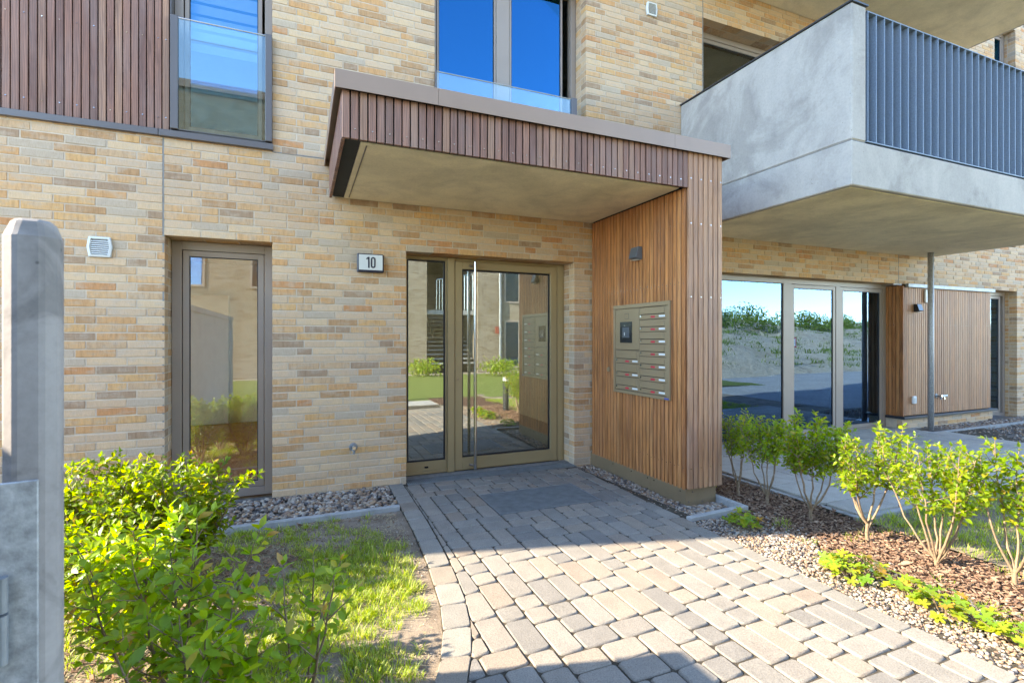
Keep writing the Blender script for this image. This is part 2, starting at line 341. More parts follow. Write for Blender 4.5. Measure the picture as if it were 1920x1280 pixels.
def link(me, name, parent=None, kind=None):
    o = bpy.data.objects.new(name, me); C.objects.link(o)
    if parent is not None: o.parent = parent
    if kind: o['kind'] = kind
    return o
def tag(o, label=None, cat=None, group=None, kind=None):
    if label: o['label'] = label
    if cat: o['category'] = cat
    if group: o['group'] = group
    if kind: o['kind'] = kind
    return o
def root(name, label, cat, group=None, loc=(0, 0, 0)):
    o = bpy.data.objects.new(name, None); o.empty_display_size = 0.1; C.objects.link(o); o.location = loc
    return tag(o, label, cat, group)
def place(o, parent, loc=None, rot=None, scale=None):
    if parent is not None: o.parent = parent
    if loc is not None: o.location = loc
    if rot is not None: o.rotation_euler = rot
    if scale is not None: o.scale = scale
    return o

# ------------------------------------------------------------------ the setting: ground sheets
CAM = Vector(cam.location)
g = MB(); g.box(-400, 400, -400, 400, -0.30, -0.06); tag(g.build('ground', M['ground']), kind='structure')
def sheet(name, poly, z, mat, t=0.02, kind='structure'):
    return tag(MB().prism(poly, z - t, z).build(name, mat), kind=kind)

# ------------------------------------------------------------------ the building
bld = root('apartment_building', 'cream and ochre brick apartment building with brown framed windows and the glazed entrance door', 'building')
# openings: name -> x0, x1, z0, z1
OP = dict(win_l=(-0.975, -0.222, -0.13, 2.125), door=(0.89, 2.65, -0.13, 2.125), bay=(4.60, 11.35, -0.13, 2.125),
          clad=(-6.0, -0.222, 2.93, 5.125), mid=(1.155, 2.795, 2.875, 5.125), bal=(4.385, 8.30, 2.875, 5.125), upr=(10.65, 11.30, 2.875, 6.6))
XW0, XW1, ZW0, ZW1 = -5.2, 15.0, -0.13, 9.4
def solid(x, z):
    for a, b, c, d in OP.values():
        if a < x < b and c < z < d: return False
    return True
def wall_shell(mb, y0, y1, inset=0.003):
    xs = sorted({XW0, XW1, *[max(XW0, o[0] - inset) for o in OP.values()], *[o[1] + inset for o in OP.values()]})
    zs = sorted({ZW0, ZW1, *[max(ZW0, o[2] - (inset if o[2] > 0 else 0)) for o in OP.values()], *[o[3] + inset for o in OP.values()]})
    cell = {}
    for i in range(len(xs) - 1):
        for j in range(len(zs) - 1): cell[i, j] = solid((xs[i] + xs[i + 1]) / 2, (zs[j] + zs[j + 1]) / 2)
    for (i, j), s_ in cell.items():
        if not s_: continue
        x0, x1, z0, z1 = xs[i], xs[i + 1], zs[j], zs[j + 1]
        mb.add([(x0, y0, z0), (x1, y0, z0), (x1, y0, z1), (x0, y0, z1)], [(0, 1, 2, 3)])
        mb.add([(x0, y1, z0), (x1, y1, z0), (x1, y1, z1), (x0, y1, z1)], [(3, 2, 1, 0)])
        if not cell.get((i - 1, j)): mb.add([(x0, y0, z0), (x0, y1, z0), (x0, y1, z1), (x0, y0, z1)], [(3, 2, 1, 0)])
        if not cell.get((i + 1, j)): mb.add([(x1, y0, z0), (x1, y1, z0), (x1, y1, z1), (x1, y0, z1)], [(0, 1, 2, 3)])
        if not cell.get((i, j - 1)): mb.add([(x0, y0, z0), (x1, y0, z0), (x1, y1, z0), (x0, y1, z0)], [(3, 2, 1, 0)])
        if not cell.get((i, j + 1)): mb.add([(x0, y0, z1), (x1, y0, z1), (x1, y1, z1), (x0, y1, z1)], [(0, 1, 2, 3)])
wb = MB(); wall_shell(wb, 0.0042, 0.34)
wall = wb.build('wall', M['mortar'], bld)
# body behind the facade, left end opening added to let sun in, and a plain upper storey face
ub = MB(); ub.box(XW0, XW1, 4.6, 12.0, -0.1, 9.4); ub.box(XW0, XW0 + 0.3, 0.35, 1.0, -0.1, 9.4); ub.box(XW0, XW0 + 0.3, 4.0, 4.6, -0.1, 9.4); ub.box(XW0, XW0 + 0.3, 1.001, 3.999, -0.1, 0.05); ub.box(XW0, XW0 + 0.3, 1.001, 3.999, 2.25, 9.4); ub.box(XW1 - 0.3, XW1, 0.35, 4.6, -0.1, 9.4)
ub.box(XW0, XW1, 0.35, 12.0, 9.405, 9.6)
ub.build('rear_wall', M['far_brick'], bld)

# bricks: real units in running "wild" bond, joints 10 mm
CH = 0.0625; JT = 0.010
JOINTS = [(-0.985, -0.2, 2.90), (4.395, 4.05, 5.7), (8.10, 2.125, 2.60)]
bricks = []   # (x0,x1,y0,y1,z0,z1)
def intervals(zc):
    iv = [(XW0, XW1)]
    for a, b, c, d in OP.values():
        if c < zc < d:
            nv = []
            for p, q in iv:
                if b <= p or a >= q: nv.append((p, q)); continue
                if a > p: nv.append((p, a))
                if b < q: nv.append((b, q))
            iv = nv
    for jx, z0, z1 in JOINTS:
        if z0 < zc < z1:
            nv = []
            for p, q in iv:
                if p + .05 < jx < q - .05: nv += [(p, jx - 0.006), (jx + 0.006, q)]
                else: nv.append((p, q))
            iv = nv
    return iv
ZTOP = 6.7
k = -1; prev_j = []
while k * CH < ZTOP:
    z0 = k * CH; z1 = z0 + CH - JT; zc = z0 + CH / 2; k += 1
    row = []
    for a, b in intervals(zc):
        a0, b0 = max(a, -3.4), min(b, 14.6)
        if b0 - a0 < 0.05: continue
        best = None
        for _try in range(10):
            x = a0; cand = []; first = True
            while x < b0 - 0.02:
                if first: L = (0.24, 0.115, 0.18, 0.24, 0.115)[int(rng.integers(5))]
                else: L = 0.24 if rng.random() < 0.78 else 0.115
                if b0 - x - L < 0.055: L = b0 - x
                if L > 0.27: L = L / 2 - JT / 2
                cand.append((x, min(x + L, b0))); x = x + L + JT; first = False
            js = [c_[1] for c_ in cand[:-1]]
            cost = sum(1 for j_ in js for p_ in prev_j if abs(j_ - p_) < .035) / (len(js) + 1)
            if best is None or cost < best[0]: best = (cost, cand, js)
        for x, x1 in best[1]:
            bricks.append((x, x1, rng.normal(0, .0009), 0.105, z0 + rng.normal(0, .0008), z1 + rng.normal(0, .0008)))
        row += best[2]
    prev_j = row
# reveal bricks behind the corner bricks (jambs and lintel soffits)
for nm, (a, b, c, d) in OP.items():
    if nm == 'clad': continue
    kk = int(max(c, -0.06) / CH) - (1 if c < 0 else 0)
    z = kk * CH
    while z < min(d, 6.5) - 0.02:
        if z >= c - .01:
            sp = .105 + JT
            if a > -3 and nm != 'bay': bricks.append((a - 0.10, a + rng.normal(0, .0008), sp, 0.30, z, z + CH - JT))
            bricks.append((b + rng.normal(0, .0008), b + 0.10, sp, 0.30, z, z + CH - JT))
        z += CH
    if d < 6:
        x = a
        while x < b - .02:
            x1 = min(x + 0.24, b); bricks.append((x, x1, .105 + JT, 0.30, d, d + CH - JT)); x = x1 + JT
def ch_box(x0, x1, y0, y1, z0, z1, e=0.0022):
    """box with a chamfered front arris"""
    w = [rng.uniform(.6, 1.5) * e for _ in range(4)]
    V = [(x0, y0 + e, z0), (x1, y0 + e, z0), (x1, y0 + e, z1), (x0, y0 + e, z1),
         (x0 + w[0], y0, z0 + w[1]), (x1 - w[2], y0, z0 + w[1]), (x1 - w[2], y0, z1 - w[3]), (x0 + w[0], y0, z1 - w[3]),
         (x0, y1, z0), (x1, y1, z0), (x1, y1, z1), (x0, y1, z1)]
    F = [(4, 5, 6, 7), (0, 1, 5, 4), (1, 2, 6, 5), (2, 3, 7, 6), (3, 0, 4, 7), (8, 9, 1, 0), (9, 10, 2, 1), (10, 11, 3, 2), (11, 8, 0, 3)]
    return np.array(V), np.array(F)
th = R(22.7); sn, cs = math.sin(th), math.cos(th)
def proj(x, y, z):
    dx, dy = x - CAM.x, y - CAM.y; dep = dx * sn + dy * cs; lat = dx * cs - dy * sn
    if dep < .1: return None
    return 960 + 945 * lat / dep, 633 - 945 * (z - CAM.z) / dep
def bsize(bk):
    p = proj((bk[0] + bk[1]) / 2, bk[2], bk[4]); 
    if p is None or not (0 < p[0] < 1920 and 0 < p[1] < 1280): return -1
    d = math.hypot(bk[0] - CAM.x, CAM.y - bk[2], bk[4] - CAM.z); 
    if 0.2 < bk[0] < 3.2 and 2.5 < bk[4] < 3.6: return -1           # hidden by the porch roof
    if bk[0] < -.4 and bk[4] < .6: return -1
    return (bk[1] - bk[0]) / (d * d) * (CAM.y ** 2) / d
bricks.sort(key=lambda b: -bsize(b))
bcache = {}
for i, bk in enumerate(bricks[:290]):
    L = round(bk[1] - bk[0], 3); key = (L, i % 3)
    if key not in bcache:
        V, F = ch_box(0, bk[1] - bk[0], 0, bk[3], 0, CH - JT); bcache[key] = fast_mesh('brick', V, F, M['brick'])
    o = link(bcache[key], 'brick', wall); o.location = (bk[0], bk[2], bk[4])
Vs, Fs, off = [], [], 0
for bk in bricks[290:]:
    V, F = ch_box(*bk); Vs.append(V); Fs.append(F + off); off += len(V)
link(fast_mesh('brick_courses', np.vstack(Vs), np.vstack(Fs), M['brick_i']), 'brick_courses', wall, 'stuff')
# movement joints
for jx, z0, z1 in JOINTS:
    MB().box(jx - .0055, jx + .0055, 0.001, 0.004, z0, z1).build('expansion_joint', M['sealant'], wall)
MB().box(-.222, 1.155, -0.0005, 0.003, 2.8735, 2.8815).build('expansion_joint', M['sealant'], wall)
# plain brick face above the detailed part
MB().box(XW0, XW1, -0.0, 0.002, ZTOP + .01, 9.4).build('upper_wall_face', M['far_brick'], bld)
MB().box(XW0, -3.42, -0.0, 0.002, -.1, 2.9).build('outer_wall_face', M['far_brick'], bld)
# roof edge
MB().box(XW0 - .05, XW1 + .05, -.05, .3, 9.61, 9.68).build('roof_edge', M['flash'], bld)

# ---- windows
def frame_ring(mb, x0, x1, z0, z1, w, y0, y1, wb=None, wt=None):
    wb = w if wb is None else wb; wt = w if wt is None else wt
    mb.box(x0, x0 + w, y0, y1, z0, z1); mb.box(x1 - w, x1, y0, y1, z0, z1)
    mb.box(x0 + w, x1 - w, y0, y1, z0, z0 + wb); mb.box(x0 + w, x1 - w, y0, y1, z1 - wt, z1)
def window(x0, x1, z0, z1, lights, mat=M['frame'], glass=M['glass'], yf=0.21, label=None, sash=0.045, outer=0.07):
    """outer frame object with sash, gasket and pane sub-parts; lights = list of (x0,x1,has_sash)"""
    fr = MB()
    frame_ring(fr, x0, x1, z0, z1, outer, yf, yf + .08)
    for (a, b, hs), (a2, b2, hs2) in zip(lights, lights[1:]):
        fr.box(b, a2, yf, yf + .08, z0 + outer, z1 - outer)
    w = fr.build('window', mat, bld, bevel=.002)
    if label: w['label'] = label
    for a, b, hs in lights:
        za, zb = z0 + outer, z1 - outer
        if hs:
            s_ = MB(); frame_ring(s_, a + .004, b - .004, za + .004, zb - .004, sash, yf + .006, yf + .075); s_.build('sash', mat, w, bevel=.0015)
            a, b, za, zb = a + sash + .004, b - sash - .004, za + sash + .004, zb - sash - .004
        q = MB(); frame_ring(q, a, b, za, zb, .007, yf + .016, yf + .03); q.build('gasket', M['gasket'], w)
        MB().box(a + .001, b - .001, yf + .020, yf + .026, za + .001, zb - .001).build('pane', glass, w)
    return w
# tall window left of the door
window(-.972, -.2225, -.02, 2.122, [(-.90, -.294, True)], label='narrow floor-length window with parquet floor behind it')
MB().box(-.97, -.225, .10, .30, -.12, -.055).build('window_sill', M['kerb'], bld, bevel=.004)
# french window, upper left, beside the cladding
window(-.93, -.2225, 2.935, 5.12, [(-.865, -.300, True)], glass=M['glass_french'], yf=0.10, sash=.03, label='upper french window with glass guard and pale bands standing in for a reflection', outer=.06)
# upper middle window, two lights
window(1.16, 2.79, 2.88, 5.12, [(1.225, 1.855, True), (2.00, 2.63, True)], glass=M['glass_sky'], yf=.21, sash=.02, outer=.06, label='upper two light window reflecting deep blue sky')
# balcony window
window(4.388, 8.297, 2.88, 5.12, [(4.46, 5.7, True), (5.78, 7.0, True), (7.08, 8.22, True)], glass=M['glass'], yf=.21, label='window behind the concrete balcony')
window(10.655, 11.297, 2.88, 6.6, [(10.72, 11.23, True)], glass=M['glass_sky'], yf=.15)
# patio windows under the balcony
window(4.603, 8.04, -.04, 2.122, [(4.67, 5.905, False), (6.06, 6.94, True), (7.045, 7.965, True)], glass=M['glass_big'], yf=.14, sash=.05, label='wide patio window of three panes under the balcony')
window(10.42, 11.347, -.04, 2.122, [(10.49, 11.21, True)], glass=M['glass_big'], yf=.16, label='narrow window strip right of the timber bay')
# cladding panel, upper left, slats 44 mm with 6 mm gaps
cl = MB().box(-5.19, -.935, .03, .3, 2.936, 5.12).build('timber_cladding', M['wood_back'], bld)
def slat_meshes(h, mat, n=3, w=.0425, d=.022):
    out = []
    for i in range(n):
        e = .0025; V = [(0, e, 0), (e, 0, 0), (w - e, 0, 0), (w, e, 0), (w, d, 0), (0, d, 0)]
        V += [(x, y, h) for x, y, z in V]
        F = [(0, 1, 7, 6), (1, 2, 8, 7), (2, 3, 9, 8), (3, 4, 10, 9), (4, 5, 11, 10), (5, 0, 6, 11), (5, 4, 3, 2, 1, 0), (6, 7, 8, 9, 10, 11)]
        me = bpy.data.meshes.new('slat'); me.from_pydata(V, [], F); me.materials.append(mat); me.update(); out.append(me)
    return out
sm = slat_meshes(5.12 - 2.945, M['wood_up'], 1)[0]
x = -.990
while x > -3.4:
    o = link(sm, 'slat', cl); o.location = (x, .004 + rng.normal(0, .0006), 2.945); x -= .05
MB().box(-.939, -.932, -.002, .1, 2.936, 5.12).build('edge_trim', M['flash_dark'], cl)
scr = MB()
for i in range(1, 40, 1):
    for z in (3.035, 3.64, 4.25):
        if i % 2 == 0 or i == 1: scr.tube([(-.968 - .05 * (i - 1), .0005, z + rng.normal(0, .003)), (-.968 - .05 * (i - 1), .0045, z)], .0042, 6)
scr.build('screws', M['steel'], cl, kind='stuff')
fl = MB().box(-3.4, -1.012, -.03, .03, 2.884, 2.935).build('window_flashing', M['flash_dark'], bld, bevel=.003)
fl = MB().box(-1.008, -.215, -.036, .12, 2.882, 2.934).build('window_sill', M['flash_dark'], bld, bevel=.003)
# glass guards (upper left and middle)
gd = MB().box(-.881, -.272, -.030, -.020, 2.945, 2.9515).build('guard_rail', M['flash_dark'], bld)
for a_ in ((-.932, -.881), (-.272, -.221)): MB().box(*a_, -.045, .0, 2.945, 3.825).build('guard_post', M['flash_dark'], gd, bevel=.004); gd['label'] = 'glass guard across the upper left french window'
MB().box(-.881, -.272, -.030, -.020, 2.952, 3.812).build('pane', M['glass_rail'], gd)
MB().tube([(-.881, -.025, 3.816), (-.272, -.025, 3.816)], .006, 8).build('handrail', M['steel'], gd)
gd = MB().box(1.172, 2.60, -.025, -.015, 2.944, 2.9495).build('guard_rail', M['flash_dark'], bld)
for a_ in ((1.157, 1.172, -.03, .01), (2.60, 2.665, -.04, .02)): MB().box(*a_, 2.95, 3.83).build('guard_post', M['flash_dark'], gd, bevel=.004); gd['label'] = 'glass guard across the upper middle window'
MB().box(1.172, 2.60, -.025, -.015, 2.95, 3.815).build('pane', M['glass_rail'], gd)
MB().tube([(1.172, -.02, 3.819), (2.60, -.02, 3.819)], .006, 8).build('handrail', M['steel'], gd)
# pale bands behind the upper left window, standing in for a reflection
bl = MB().box(-.86, -.30, .20, .23, 4.28, 4.33).build('reflection_bands', M['white'], bld)
zz = 3.69
for hgt, gap in [(.045, .022), (.05, .02), (.028, .012), (.03, .018), (.052, .02), (.07, .024), (.05, .014), (.02, .016), (.10, .02), (.06, .012), (.09, .014), (.08, .01)]:
    MB().box(-.845, -.31, .205, .211, zz, zz + hgt * 1.5).build('reflection_band', M['white'], bl); zz += hgt * 1.5 + gap * 1.2

# ---- entrance door (frame is the part, the rest sub-parts)
yf = .21; fr = MB(); z1 = 2.122
frame_ring(fr, .892, 2.648, .003, z1, .03, yf + .01, yf + .09)
fr.box(1.335, 1.405, yf - .018, yf + .09, .004, z1 - .001); fr.box(2.56, 2.618, yf + .0, yf + .09, .005, z1 - .002)
fr.box(.922, 1.335, yf + .012, yf + .088, .034, .125); fr.box(.922, .938, yf + .012, yf + .088, .126, 2.09); fr.box(1.318, 1.334, yf + .012, yf + .088, .126, 2.09)
fr.box(1.406, 2.559, yf + .008, yf + .09, 2.098, 2.121)
door = fr.build('entrance_door', M['door_frame'], bld, bevel=.002); door['label'] = 'bronze framed glazed entrance door with narrow side light'
lf = MB(); frame_ring(lf, 1.412, 2.552, .012, 2.090, .075, yf - .006, yf + .07, .118, .072); lf.build('door_leaf', M['door_frame'], door, bevel=.002)
for a, b, c, d in ((1.487, 2.477, .130, 2.018), (.938, 1.318, .126, 2.09)):
    q = MB(); frame_ring(q, a, b, c, d, .016, yf + .022, yf + .034); q.build('gasket', M['gasket'], door)
    MB().box(a + .002, b - .002, yf + .026, yf + .032, c + .002, d - .002).build('pane', M['glass_door'], door)
hb = MB(); hb.tube([(1.60, yf - .075, .025), (1.60, yf - .075, 2.085)], .0155, 14)
for z in (.06, 2.05): hb.tube([(1.60, yf - .075, z), (1.562, yf - .02, z), (1.562, yf - .004, z)], .010, 8)
hb.build('pull_handle', M['steel'], door, smooth=False)
MB().tube([(1.44, yf - .014, .915), (1.44, yf - .004, .915)], .013, 14).build('lock_cylinder', M['bronze'], door)
MB().box(1.11, 1.145, yf + .004, yf + .012, .062, .078).build('drain_cap', M['black'], door)

# ---- timber bay on the right
bay = MB().box(8.078, 10.36, -.055, .30, .185, 2.09).build('timber_bay', M['wood_back'], bld); bay['label'] = 'timber slatted bay right of the patio window'
sm2 = slat_meshes(1.875, M['wood_bay'], 1)[0]
x = 8.056
while x < 10.34:
    o = link(sm2, 'slat', bay); o.location = (x, -.080 + rng.normal(0, .0006), .195); x += .05
sms = slat_meshes(1.90, M['wood_side'], 1)[0]
for i in range(5):
    o = link(sms, 'slat', bay); o.location = (8.054, .165 - i * .052, .188); o.rotation_euler = (0, 0, R(-90))
MB().box(8.02, 10.46, -.125, .28, .150, .183).build('bay_sill', M['greydk'], bay, bevel=.004)
MB().box(8.06, 10.42, -.07, .28, -.06, .149).build('plinth', M['mortar'], bay)
pb = MB()
for r_ in range(-1, 2):
    xx = 8.058
    while xx < 10.40:
        x1 = min(xx + (.24 if (r_ % 2 or xx > 8.06) else .115), 10.42)
        V, F = ch_box(xx, x1, -.0745, -.0, r_ * CH + .013, (r_ + 1) * CH + .003); pb.add(V.tolist(), [tuple(f) for f in F.tolist()]); xx = x1 + JT
pb.build('brick_courses', M['brick_i'], bay, kind='stuff')
MB().box(8.12, 10.40, -.12, -.078, 2.065, 2.118).build('blind_rail', M['galv'], bay, bevel=.003)
MB().box(7.93, 8.12, -.03, .18, 2.098, 2.118).build('rail_bracket', M['frame'], bay)
scr = MB()
for xx in np.arange(8.078, 10.34, .05):
    for z in (.30, .90, 1.52):
        if rng.random() < .6: scr.tube([(xx, -.0835, z), (xx, -.0795, z)], .004, 6)
for yy in (.14, .09, .04):
    for z in (.30, .90, 1.52, 2.02): scr.tube([(8.050, yy, z), (8.055, yy, z)], .005, 6)
scr.build('screws', M['steel'], bay, kind='stuff')

# ---- rooms behind the glass: floor, walls, ceiling
def room(x0, x1, z0, z1, y0=.36, y1=4.5, floor='parquet', open_left=False):
    f = MB(); n = int((x1 - x0) / .14) + 1
    for i in range(n):
        a = x0 + i * .14; yy = y0 - (i * .37 % 1.2)
        while yy < y1:
            b = yy + 1.2; f.box(a, min(a + .137, x1), max(yy, y0), min(b - .003, y1), z0 - .02, z0); yy = b
    f.build('room_floor', M[floor], bld)
    w = MB(); w.box(x0, x1, y1, y1 + .05, z0, z1); 
    if not open_left: w.box(x0 - .05, x0 - .001, y0, y1, z0, z1)
    w.box(x1 + .001, x1 + .05, y0, y1, z0, z1); w.box(x0, x1, y0, y1, z1 + .001, z1 + .05)
    w.build('room_wall', M['white_wall'], bld)
room(-4.85, .30, -.02, 2.5, open_left=True)
MB().box(XW0 + .12, XW0 + .13, 1.0, 4.0, .05, 2.25).build('pane', M['glass'], bld)  # unseen end window, added so sunlight brightens the left room
room(.45, 3.6, -.02, 2.5, floor='greydk')
room(4.45, 11.6, -.02, 2.5)
room(-4.5, .5, 2.85, 5.3); room(.7, 3.9, 2.85, 5.3); room(4.2, 11.8, 2.85, 5.3)
idr = MB().box(-1.95, -1.05, 4.40, 4.49, -.02, 2.0).build('inner_door', M['white'], bld, bevel=.01)
lamp = MB().tube([(1.35, 1.7, 2.44), (1.35, 1.7, 2.50)], .22, 28).build('ceiling_lamp', M['lamp_glow'], bld)

# ------------------------------------------------------------------ entrance canopy with its slatted pillar
cano = root('entrance_canopy', 'flat timber clad porch roof on a slatted pillar over the entrance door', 'canopy')
YF = -1.4635; XI = 2.850
MB().box(.255, 3.20, YF + .026, -.006, 2.576, 2.86).build('roof_core', M['wood_back'], cano)
MB().box(XI + .03, 3.20, YF + .026, -.006, .125, 2.575).build('pillar_core', M['wood_back'], cano)
sf = slat_meshes(.285, M['wood_up'], 1)[0]; sp_ = slat_meshes(2.703, M['wood_front'], 1)[0]
PITCH = .0517; nsl = 58
for i in range(nsl):
    x = .226 + PITCH * i; long = x > XI - .02
    o = link(sp_ if long else sf, 'slat', cano); o.location = (x, YF + rng.normal(0, .0007), .116 if long else 2.533)
sl_side = slat_meshes(.285, M['wood_up'], 1)[0]; sl_in = slat_meshes(2.432, M['wood_side'], 1, w=.0400)[0]
y = YF + .075
while y < -.01:
    o = link(sl_side, 'slat', cano); o.location = (.222, y, 2.533); o.rotation_euler = (0, 0, R(-90)); y += .05
y = YF + .070; nin = 0
while y < .0:
    o = link(sl_in, 'slat', cano); o.location = (XI, y, .105); o.rotation_euler = (0, 0, R(-90)); y += .0505; nin += 1
y = YF + .03
while y < -.05:
    o = link(sp_, 'slat', cano); o.location = (3.226, y, .116); o.rotation_euler = (0, 0, R(90)); y += .05
# flashing with upstand; three lengths on the front
for a, b in ((.183, .806), (.808, 2.694), (2.696, 3.272)):
    MB().box(a, b, YF - .035, YF - .030, 2.811, 2.919).build('flashing', M['flash'], cano)
MB().box(.183, .188, YF - .0295, -.002, 2.811, 2.919).build('flashing', M['flash'], cano)
MB().box(3.267, 3.272, YF - .0295, -.002, 2.811, 2.919).build('flashing', M['flash'], cano)
MB().box(.1885, 3.2665, YF - .0295, -.002, 2.861, 2.913).build('roof_sheet', M['flash'], cano)
# soffit board, its groove and the dark insect mesh round it
MB().box(.345, XI + .005, YF + .10, -.004, 2.551, 2.575).build('soffit', M['soffit'], cano, bevel=.002)
MB().box(.252, .344, YF + .026, -.004, 2.558, 2.575).build('insect_mesh', M['pit'], cano)
MB().box(.345, XI + .005, YF + .026, YF + .099, 2.558, 2.575).build('insect_mesh', M['pit'], cano)
MB().box(.38, .388, YF + .14, -.05, 2.548, 2.5515).build('groove', M['flash_dark'], cano)
# base of folded bronze sheet with screws
for a, b in ((-1.002, -.004), (YF + .028, -1.004)):
    MB().box(XI + .001, XI + .007, a, b, -.09, .114).build('base_panel', M['base'], cano)
MB().box(XI + .001, 3.165, YF + .022, YF + .027, -.09, .112).build('base_panel', M['base'], cano)
MB().box(3.160, 3.165, YF + .028, -.010, -.09, .114).build('base_panel', M['base'], cano)
MB().box(XI + .008, 3.159, YF + .03, -.004, -.09, .117).build('base_core', M['pit'], cano)
scr = MB()
for yy in (-.10, -.42, -.72, -.96, -1.05, -1.38):
    for z in (-.01, .085) if yy < -.3 else (.085,): scr.tube([(XI - .002, yy, z), (XI + .001, yy, z)], .006, 8)
for xx, z in ((2.92, .085), (3.02, .00), (2.88, .01)): scr.tube([(xx, YF + .0185, z), (xx, YF + .022, z)], .006, 8)
for i in range(nsl):
    if i % 2 == 1:
        xx = .248 + PITCH * i
        for z in ((2.59,) if xx < XI else (.28, 1.0, 1.66, 2.25, 2.61)): scr.tube([(xx, YF - .003, z), (xx, YF + .001, z)], .0048, 6)
for i in range(nin):
    yy = YF + .048 + .0505 * i
    for z in (.28, 1.77, 2.25, 2.46): scr.tube([(XI - .003, yy, z + (i % 2) * .012), (XI + .001, yy, z + (i % 2) * .012)], .0036, 6)
scr.build('screws', M['steel'], cano, kind='stuff')

# ------------------------------------------------------------------ mailbox unit on the pillar
XM = 2.741
mail = root('mailbox_unit', 'bronze letterbox panel of eleven flaps and an intercom set in the slatted pillar', 'mailboxes', loc=(XM, -1.01, .82))
def mpart(name, y0, y1, z0, z1, x0, x1, mat, parent=mail, bevel=.0015):
    o = MB().box(x0 - XM, x1 - XM, y0 + 1.01, y1 + 1.01, z0 - .82, z1 - .82).build(name, mat, parent, bevel=bevel); return o
rim = MB(); Y0, Y1, Z0, Z1 = -1.405, -.622, .825, 1.63
for a, b, c, d in ((Y0, Y1, Z1 - .035, Z1), (Y0, Y1, Z0, Z0 + .028), (Y0, Y0 + .035, Z0 + .028, Z1 - .035), (Y1 - .02, Y1, Z0 + .028, Z1 - .035)):
    rim.box(-.022, -.002, a + 1.01, b + 1.01, c - .82, d - .82)
rim.build('surround', M['bronze'], mail, bevel=.002)
mpart('back_plate', Y0 + .02, Y1 - .01, Z0 + .02, Z1 - .02, XM - .006, XM - .003, M['gasket'])
ya, yb, yc = Y0 + .038, -1.005, Y1 - .022      # right column between ya..yb, left column yb..yc (y grows to the wall)
mpart('front_panel', yb + .003, yc, 1.222, Z1 - .038, XM - .014, XM - .006, M['bronze'])
def box_flap(y0, y1, z0, z1):
    o = mpart('letterbox', y0 + .002, y1 - .002, z0 + .002, z1 - .002, XM - .014, XM - .006, M['bronze'])
    mpart('flap', y0 + .030, y1 - .018, z0 + .046, z1 - .014, XM - .020, XM - .0142, M['bronze'], o)
    mpart('slot_shadow', y0 + .028, y1 - .016, z0 + .041, z0 + .0455, XM - .0155, XM - .0142, M['gasket'], o, 0)
    mpart('name_plate', y0 + .022, y0 + .022 + .075, z0 + .016, z0 + .031, XM - .0165, XM - .0142, M['white'], o, 0)
    mpart('red_badge', (y0 + y1) / 2 - .032, (y0 + y1) / 2 + .022, z0 + .013, z0 + .028, XM - .0165, XM - .0142, M['red'], o, .004)
    MB().tube([(-.0142, y1 - .026 + 1.01, z0 + .028 - .82), (-.020, y1 - .026 + 1.01, z0 + .028 - .82)], .0085, 12).build('lock', M['steel'], o)
H7 = (Z1 - .038 - (Z0 + .030)) / 7
for i in range(7): box_flap(ya, yb, Z0 + .030 + i * H7, Z0 + .030 + (i + 1) * H7)
H3 = (1.219 - (Z0 + .030)) / 3
for i in range(3): box_flap(yb, yc, Z0 + .030 + i * H3, Z0 + .030 + (i + 1) * H3)
ic = mpart('intercom', -.905, -.725, 1.285, 1.475, XM - .020, XM - .0142, M['black'])
mpart('screen', -.870, -.765, 1.330, 1.425, XM - .0215, XM - .0202, M['screen'], ic)
MB().tube([(-.0202, .208, .62), (-.022, .208, .62)], .006, 12).build('camera_eye', M['steel'], ic)
MB().box(-.0235, -.0217, .208, .214, .53, .56).build('bell_mark', M['white'], ic)
mpart('speaker_plate', -.855, -.795, 1.50, 1.55, XM - .0152, XM - .0142, M['greydk'])
mpart('speaker_face', -.852, -.798, 1.503, 1.547, XM - .0162, XM - .0153, M['bronze'])
mpart('blue_badge', -1.40, -1.345, .832, .843, XM - .0245, XM - .0222, M['blue'])
# button and wall lamp on the pillar
mail.location = (2.848, -.8655, .7997); mail.scale = (1.04, 1.04, 1.04)
bt = MB().tube([(2.836, -.351, 1.015), (2.850, -.351, 1.015)], [.022, .025], 20).build('door_button', M['bronze']); tag(bt, 'small round brass knob on the slatted pillar near the door', 'button')
def wall_lamp(name, label, M4, mat, group=None):
    r_ = root(name, label, 'lamp', group); r_.matrix_world = M4
    a = MB(); a.add([(-.055, 0, .055), (.055, 0, .055), (.055, -.045, .055), (-.055, -.045, .055), (-.055, 0, -.06), (.055, 0, -.06), (.055, -.075, -.045), (-.055, -.075, -.045)],
                    [(0, 3, 2, 1), (4, 5, 6, 7), (0, 4, 7, 3), (1, 2, 6, 5), (3, 7, 6, 2), (0, 1, 5, 4)])
    a.build('lamp_housing', mat, r_, bevel=.004); MB().box(-.042, .042, -.062, -.01, -.064, -.0605).build('lamp_lens', M['sign_white'], r_)
    return r_
wall_lamp('wall_lamp', 'small grey metal wedge lamp high on the slatted pillar above the letterboxes', Matrix.Translation((2.848, -.834, 2.10)) @ Matrix.Rotation(R(-90), 4, 'Z'), M['lampgrey'])
wall_lamp('wall_lamp', 'black wedge lamp on the timber bay beside the steel post', Matrix.Translation((8.36, -.083, 1.77)), M['black'])

